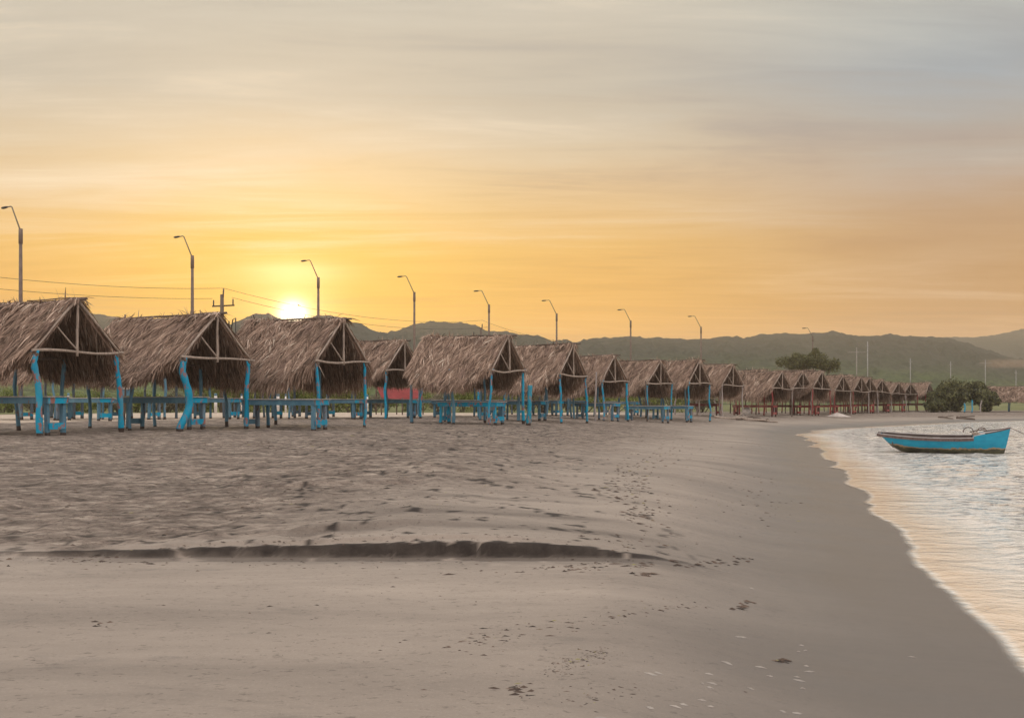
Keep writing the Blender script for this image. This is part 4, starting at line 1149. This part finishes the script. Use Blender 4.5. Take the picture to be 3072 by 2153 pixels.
# protos for the scrub behind the huts
rs = random.Random(5)
protos = [shrub('shrub', 0, 0, 0, 2.6, 1.9, 2600, .07, M['leaf_light'], 200+i, 'light green shrub in the scrub beyond the pale road', 'shrub', 'green shrubs beyond the road', 16) for i in range(2)]
protos.append(shrub('shrub', 0, 0, 0, 2.6, 1.6, 2200, .07, M['leaf_dry'], 210, 'dull brownish shrub on the dry bank beyond the pale road', 'shrub', 'brownish shrubs beyond the road', 14))
used = set()
def put_shrub(k, px, Y, s, sz):
    p = protos[k]
    o = p if k not in used else copy_tree(p)
    used.add(k)
    X = (px-CX)/FP*Y
    o.location = (X, Y, gz1(X, Y)-.05); o.scale = (s, s, sz); o.rotation_euler = (0, 0, rs.uniform(0, 6.28))
for px in range(600, 1110, 34): put_shrub(rs.choice((0, 1)), px+rs.uniform(-12, 12), rs.uniform(84, 96), rs.uniform(1.2, 1.7), rs.uniform(1.3, 1.9))
for px in range(-40, 600, 44): put_shrub(2 if rs.random() < .6 else rs.choice((0, 1)), px+rs.uniform(-14, 14), rs.uniform(86, 100), rs.uniform(1.0, 1.6), rs.uniform(.8, 1.3))
for px in range(1120, 2160, 52): put_shrub(rs.choice((0, 1, 2)), px+rs.uniform(-14, 14), rs.uniform(98, 124), rs.uniform(1.2, 1.9), rs.uniform(1.0, 1.6))

def bushes():
    gy = 112
    specs = [(2828, 112, 2.9, 2.6, 'leafleft dark bush nearest the last small hut', 301), (2866, 114, 3.5, 3.2, 'widest dark green bush in the middle of the clump right of the red huts', 302),
             (2924, 116, 3.3, 3.1, 'dark green bush over the blue poles right of the red huts', 303), (2963, 113, 2.2, 2.2, 'rounded dark bush at the right end of the clump, beside the edge hut', 304),
             (2808, 110, 2.1, 1.3, 'low dark bush creeping onto the sand at the clump\'s left foot', 305)]
    for px, Y, w, h, lab, sd in specs:
        X = (px-CX)/FP*Y
        shrub('bush', X, Y, gz1(X, Y)+(.75 if px == 2924 else -.05), w, h-(.8 if px == 2924 else 0), 7500, .15, M['leaf_dark'], sd, lab.replace('leafleft ', 'brown tinged '), 'bush', None, 46)
bushes()
def tree():
    Y = 128; X = (2432-CX)/FP*Y
    o = empty('tree', (X, Y, .8), 0, label='broad olive-green tree with a flat spreading crown above the red huts', cat='tree')
    mb = MB(); fast_quads(mb, *leaf_cloud(9000, (0, 0, 5.05), (4.5, 3.2, 1.3), .13, 401, 40, .8)[:2])
    fast_quads(mb, *leaf_cloud(3000, (.4, 0, 5.9), (1.6, 1.4, .75), .13, 402, 10)[:2])
    mb.build('crown', M['leaf_tree'], o)
    mb = MB(); random.seed(3)
    branch(mb, (0, 0, -.2), (.2, 0, 2.2), .24, .17, .03, 5, 8)
    for e in ((-2.8, .3, 4.8), (-1.5, -.6, 5.3), (.3, .4, 5.6), (1.6, -.3, 5.3), (2.9, .2, 4.7), (.9, .9, 5.0)): branch(mb, (.2, 0, 2.1), e, .12, .035, .05, 5, 6)
    mb.build('trunk', M['bark'], o)
tree()

# ------------------------------------------------------------------ things on and behind the beach
def sand_mound():
    X, Y = (2512-CX)/FP*92, 92
    n = 26; V = []; F = []
    for i in range(9):
        r = i/8
        for k in range(n):
            a = 2*math.pi*k/n; rr = r*(1+.12*math.sin(3*a+1)+.07*math.sin(7*a))
            V.append((1.15*rr*math.cos(a), .8*rr*math.sin(a), .30*(1-r)**1.3+.05*(1-r)*math.sin(5*a)-.05*r))
    for i in range(8):
        for k in range(n): F.append((i*n+k, (i+1)*n+k, (i+1)*n+(k+1) % n, i*n+(k+1) % n))
    mb = MB(); mb.add(V, F, 0, True); o = mb.build('sand_mound', m_plain('pale_sand', (.55, .48, .44), .9)); o.location = (X, Y, gz1(X, Y))
    tag(o, 'low pile of pale sand heaped in front of the red huts', 'sand pile')
sand_mound()
def driftwood():
    logs = [((2150, 1243), (2262, 1256), .10, 'longest pale driftwood log lying low in front of the long red hut'), ((2205, 1257), (2272, 1240), .07, 'thin driftwood branch crossing the heap upwards to the right'),
            ((2232, 1253), (2300, 1260), .09, 'pale log at the front of the driftwood heap'), ((2270, 1246), (2296, 1259), .16, 'thick grey stump end in the driftwood heap'),
            ((2290, 1253), (2322, 1262), .08, 'yellowish log at the heap\'s right end')]
    for (a, b, r, lab) in logs:
        Ya = 72.5; 
        def P(q, up): 
            X, Y = (q[0]-CX)/FP*Ya, Ya+ (1252-q[1])*.10
            return Vector((X, Y, gz1(X, Y)+r*.8+up))
        mb = MB(); pa, pb = P(a, 0), P(b, .15 if 'crossing' in lab else 0)
        branch(mb, pa, pb, r, r*.6, .05, 7, 8)
        if 'longest' in lab: branch(mb, pa.lerp(pb, .5), pa.lerp(pb, .75)+Vector((.2, .3, .45)), r*.5, r*.2, .05, 4, 6)
        tag(mb.build('driftwood_log', M['stick'] if 'pale' in lab or 'yellow' in lab else M['dark_stick']), lab, 'log', 'driftwood heap')
    for (a, b, r, lab) in [((2870, 1236), (2925, 1250), .12, 'dark branch on the sand in front of the dark bushes'), ((2815, 1238), (2860, 1243), .07, 'reddish stick on the sand left of the dark branch')]:
        Ya = 95
        X, Y = (a[0]-CX)/FP*Ya, Ya; X2, Y2 = (b[0]-CX)/FP*(Ya-1.5), Ya-1.5
        mb = MB(); branch(mb, (X, Y, gz1(X, Y)+.1), (X2, Y2, gz1(X2, Y2)+.08), r, r*.5, .05, 6, 7)
        branch(mb, (X+.3, Y, gz1(X, Y)+.15), (X2+.2, Y2+.5, gz1(X2, Y2)+.3), r*.6, r*.3, .05, 6, 7)
        tag(mb.build('driftwood_log', M['dark_stick']), lab, 'log', 'driftwood near the bushes')
driftwood()
def bollards():
    for i, px in enumerate((205, 647, 725, 834, 857, 981, 1102)):
        Y = 62+(px-205)*.012; X = (px-CX)/FP*Y
        labs = ['white post with a blue top left of the largest hut\'s right post', 'white post with a blue top in the gap left of the shaggy hut', 'slim white post with a blue top below the shaggy hut\'s left end',
                'thick white post with a blue top under the left half of the shaggy hut', 'slimmer white post next to the thick one under the shaggy hut', 'white post with a blue top behind the end of the pale blue table', 'white post with a blue top behind the set-back hut\'s table']
        o = empty('bollard', (X, Y, gz1(X, Y)), 0, label=labs[i], cat='bollard', group='white and blue bollards by the road')
        r = .09 if i in (3, 1) else .06
        MB().tube([(0, 0, -.05), (0, 0, 1.02)], r, 8).build('shaft', M['whitep'], o)
        MB().tube([(0, 0, 1.02), (0, 0, 1.14), (0, 0, 1.16)], [r*1.06, r*1.06, r*.6], 8).build('cap', M['blue2'], o)
bollards()
def sign():
    Y = 52; X = (378-CX)/FP*Y
    o = empty('notice_board', (X, Y, gz1(X, Y)), R(8), label='small white over blue board standing between the two leftmost huts', cat='sign')
    MB().box((0, 0, 1.42), (.34, .03, .26)).build('white_panel', M['whitep'], o)
    MB().box((0, -.005, 1.12), (.36, .03, .30)).build('blue_panel', M['blue2'], o)
    for s in (-1, 1): MB().box((s*.15, .04, .7), (.05, .05, 1.5)).build('leg', M['blue3'], o)
sign()
def red_tarp():
    Y = 62; X0 = (1135-CX)/FP*Y; X1 = (1262-CX)/FP*Y
    red = m_plain('red_canvas', (.26, .035, .035), .85)
    o = empty('awning', ((X0+X1)/2, Y, gz1((X0+X1)/2, Y)), R(20), label='red canvas awning stretched low behind the set-back hut', cat='awning')
    W = (X1-X0)/2
    n = 10; V = []; F = []
    for i in range(n+1):
        for j in range(7):
            u = i/n; v = j/6
            V.append((-W+2*W*u, 1.4*(v-.5)*.9, 1.55-.65*(1-v)-.08*math.sin(u*math.pi)+.02*math.sin(9*u+4*v)))
    for i in range(n):
        for j in range(6): a = i*7+j; F.append((a, a+7, a+8, a+1))
    mb = MB(); mb.add(V, F, 0, True)
    V2 = [(x, y, z-.02) for x, y, z in V]; mb.add(V2, [f[::-1] for f in F], 0, True)
    mb.build('canvas', red, o)
    for x in (-W, 0, W):
        for y, h in ((-.62, .92), (.62, 1.55)): MB().tube([(x, y, -.1), (x, y, h)], .035, 6).build('pole', M['dark_stick'], o)
red_tarp()
def house(px, Y, W, H, label, wallc, roofc):
    X = (px-CX)/FP*Y
    o = empty('house', (X, Y, .9), R(-20), label=label, cat='house')
    wall = m_plain('wall_'+str(px), wallc, .85, 0, .12); rf = m_plain('roof_'+str(px), roofc, .8)
    MB().box((0, 0, H*.5), (W, 3.4, H)).build('wall', wall, o)
    mb = MB(); hw, hd = W/2+.3, 2.0
    mb.add([(-hw, -hd, H), (hw, -hd, H), (hw, 0, H+.8), (-hw, 0, H+.8), (-hw, hd, H), (hw, hd, H), (-hw, -hd, H+.1), (hw, -hd, H+.1)], [(6, 7, 2, 3), (0, 1, 7, 6), (3, 2, 5, 4), (0, 4, 5, 1), (0, 6, 3, 4), (1, 5, 2, 7)])
    mb.build('roof', rf, o)
    for x in (-W*.32, W*.3):
        w_ = MB().box((x, -1.70, H*.55), (.8, .06, .8)).build('window', M['dark'], o)
        MB().box((x, -1.745, H*.55), (.9, .04, .06)).build('frame', M['whitep'], w_)
    MB().box((0, -1.71, H*.38), (.8, .06, H*.76)).build('door', M['blue2'], o)
house(1452, 135, 4.6, 1.6, 'low pinkish white house seen through the wide hut', (.62, .46, .42), (.5, .42, .38))
house(1745, 150, 4.0, 1.5, 'small pale house seen under the eave of the steep narrow hut', (.6, .55, .5), (.45, .4, .36))
def chair_like():
    # white sack beside the red tables and a blue cool box
    X, Y = (2241-CX)/FP*84, 84
    n = 14; V = []; F = []
    for i in range(8):
        v = i/7
        for k in range(n):
            a = 2*math.pi*k/n; r = (.32*math.sin(.25+v*2.6)**.7)*(1+.08*math.sin(4*a+i)); V.append((r*math.cos(a), r*.8*math.sin(a), v*.62))
    for i in range(7):
        for k in range(n): F.append((i*n+k, i*n+(k+1) % n, (i+1)*n+(k+1) % n, (i+1)*n+k))
    F.append(tuple(7*n+k for k in range(n)))
    mb = MB(); mb.add(V, F, 0, True); mb.tube([(0, 0, .6), (.02, 0, .68), (.06, .02, .74)], [.07, .05, .09], 7)
    o = mb.build('sack', M['whitep']); o.location = (X, Y, gz1(X, Y)); tag(o, 'full white sack standing under the long red hut', 'sack')
chair_like()
blue_poles = [(2893, 108, .95, 'left short turquoise pole at the dark bushes'), (2916, 108.5, 1.2, 'taller turquoise pole below the dark bushes, right of the short one'), (2941, 109, 1.2, 'grey leaning pole at the foot of the dark bushes')]
for px, Y, h, lab in blue_poles:
    lone_post('timber_pole', px, Y, h, .07, M['grey_post'] if 'grey' in lab else M['blue'], (.12 if 'grey' in lab else .02, 0), lab, 'pole')

# ------------------------------------------------------------------ litter on the sand
def litter():
    rs = np.random.RandomState(77)
    P = []; S = []
    def arc(pts, n, spread, s0, s1):
        pts = np.array(pts, float); seg = rs.randint(0, len(pts)-1, n); u = rs.uniform(0, 1, (n, 1))
        q = pts[seg]*(1-u)+pts[seg+1]*u+rs.normal(0, 1, (n, 2))*np.array(spread)
        q = q[(q[:, 1] > 1290) & (q[:, 0] > -60) & (q[:, 0] < 3100)]
        z = np.full(len(q), .5)
        for _ in range(3):
            y = (CAMZ-z)*FP/(q[:, 1]-HY); x = (q[:, 0]-CX)/FP*y; z = gz(x, y)
        ok = shore_d(x, y) > .4
        P.extend(zip(x[ok], y[ok], z[ok])); S.extend(rs.uniform(s0, s1, ok.sum()))
    arc([(2060, 1345), (1980, 1370), (1900, 1400), (1860, 1440), (1900, 1480), (1930, 1530), (1935, 1580)], 300, (45, 16), .012, .045)
    arc([(1750, 1600), (1880, 1625), (2000, 1635)], 40, (50, 8), .008, .03)
    arc([(1680, 1706), (1780, 1702), (1900, 1695), (2090, 1692), (2240, 1680)], 90, (34, 6), .010, .04)
    arc([(1880, 1722), (1960, 1722)], 12, (20, 4), .02, .04)
    arc([(1380, 1935), (1480, 1915), (1640, 1880), (1840, 1850), (2090, 1805)], 110, (40, 12), .006, .022)
    arc([(1650, 2020), (1720, 1980), (1830, 1955)], 190, (22, 12), .003, .012)
    arc([(1540, 2060), (1580, 2085)], 24, (20, 8), .01, .03)
    arc([(1700, 2110), (1850, 2060)], 40, (50, 18), .005, .015)
    arc([(2200, 1820), (2240, 1810)], 14, (12, 5), .015, .045)
    arc([(2350, 1985), (2345, 1980)], 8, (12, 4), .02, .04)
    arc([(2150, 1400), (2300, 1480), (2300, 1560)], 90, (70, 30), .01, .035)
    arc([(100, 1680), (500, 1672)], 46, (90, 8), .01, .035)
    arc([(270, 1865), (330, 1868)], 10, (10, 6), .012, .03)
    arc([(0, 1750), (1400, 1800), (1600, 1950)], 60, (260, 110), .006, .02)
    arc([(0, 1450), (1500, 1420)], 420, (250, 80), .01, .04)
    arc([(0, 1340), (1700, 1330)], 260, (200, 22), .015, .05)
    arc([(-50, 1400), (1700, 1390)], 1500, (250, 70), .004, .018)
    arc([(-50, 1530), (1500, 1520)], 700, (250, 45), .003, .012)
    arc([(1500, 1330), (2250, 1320)], 300, (200, 18), .01, .03)
    arc([(1300, 1450), (2300, 1500)], 260, (220, 60), .004, .016)
    arc([(60, 1668), (700, 1672), (1400, 1676), (1900, 1655)], 240, (60, 7), .005, .022)
    arc([(-50, 1900), (2000, 1950)], 260, (300, 120), .002, .007)
    P = np.array(P); S = np.array(S); n = len(P)
    V = []; F = []; b = 0
    for i in range(n):
        s = S[i]; k = 5; s *= .62; el = rs.uniform(1.0, 3.6); th = rs.uniform(-.5, .5); c, q = math.cos(th), math.sin(th)
        ring = []
        for j in range(k):
            a = 2*math.pi*j/k+rs.uniform(-.3, .3); r = s*rs.uniform(.6, 1.2); x = r*el*math.cos(a); y = r*.8*math.sin(a)
            ring.append((P[i, 0]+x*c-y*q, P[i, 1]+x*q+y*c, P[i, 2]-.002+rs.uniform(0, .002)))
        ring.append((P[i, 0], P[i, 1], P[i, 2]+s*rs.uniform(.25, .7)))
        V += ring; F += [(b+j, b+(j+1) % k, b+k) for j in range(k)]; b += k+1
    mb = MB(); mb.add(V, F)
    m, t, bs, o_ = new_mat('seaweed'); g = t.n('ShaderNodeNewGeometry')
    t.put(bs.inputs['Base Color'], t.ramp(g.outputs['Random Per Island'], [(0, (.03, .022, .016)), (.6, (.09, .06, .045)), (.95, (.16, .11, .08)), (1, (.30, .28, .10))])); bs.inputs['Roughness'].default_value = .8
    o = mb.build('seaweed_litter', m); tag(o, 'dark scraps of seaweed and bark scattered in arcs over the sand', 'seaweed', kind='stuff')
    # flat foam flecks near the water
    V = []; F = []; b = 0
    for (px, py, n_, sx, sy_) in [(2200, 2010, 7, 60, 15), (2300, 2040, 8, 80, 18), (2160, 2060, 6, 50, 10), (2090, 2110, 6, 40, 12), (1990, 2120, 5, 50, 8), (2230, 1910, 4, 20, 6), (2400, 1950, 6, 40, 10), (2280, 1760, 3, 14, 3), (2450, 2010, 6, 50, 12), (2740, 1970, 3, 15, 2), (1960, 2015, 4, 40, 4), (1900, 2150, 5, 60, 6), (2340, 2130, 4, 50, 8)]:
        for _ in range(max(1, int(n_*.5))):
            x0 = px+rs.normal(0, sx); y0 = py+rs.normal(0, sy_); z = .3
            for _k in range(3): X, Y = gp(x0, y0, z); z = gz1(X, Y)
            if shore_d(np.array([X]), np.array([Y]))[0] < .25: continue
            k = 10; L = rs.uniform(.007, .026); el = rs.uniform(1.2, 2.6); th = rs.uniform(-.6, .3); c, q = math.cos(th), math.sin(th)
            for j in range(k):
                a = 2*math.pi*j/k; r = L*rs.uniform(.45, 1.25); x = r*el*math.cos(a); y = r*.8*math.sin(a)
                V.append((X+x*c-y*q, Y+x*q+y*c, gz1(X+x*c-y*q, Y+x*q+y*c)+.001))
            V.append((X, Y, z+.008)); F += [(b+j, b+(j+1) % k, b+k) for j in range(k)]; b += k+1
    mb = MB(); mb.add(V, F); o = mb.build('sea_foam', m_plain('foam', (.35, .31, .275), .7)); tag(o, 'pale foam flecks left on the wet sand near the water', 'foam', kind='stuff')
litter()

# ------------------------------------------------------------------ haze
def haze():
    mb = MB(); mb.box((0, 700, 34), (4600, 2400, 74))
    m = bpy.data.materials.new('haze'); m.use_nodes = True; t = NT(m.node_tree)
    out = t.n('ShaderNodeOutputMaterial'); v = t.n('ShaderNodeVolumePrincipled')
    v.inputs['Color'].default_value = (1.0, .90, .80, 1); v.inputs['Density'].default_value = .0005; v.inputs['Anisotropy'].default_value = .36
    t.put(out.inputs['Volume'], v.outputs[0])
    o = mb.build('haze', m); o['kind'] = 'stuff'; tag(o, 'thin warm evening haze over the beach and hills', 'haze')
haze()
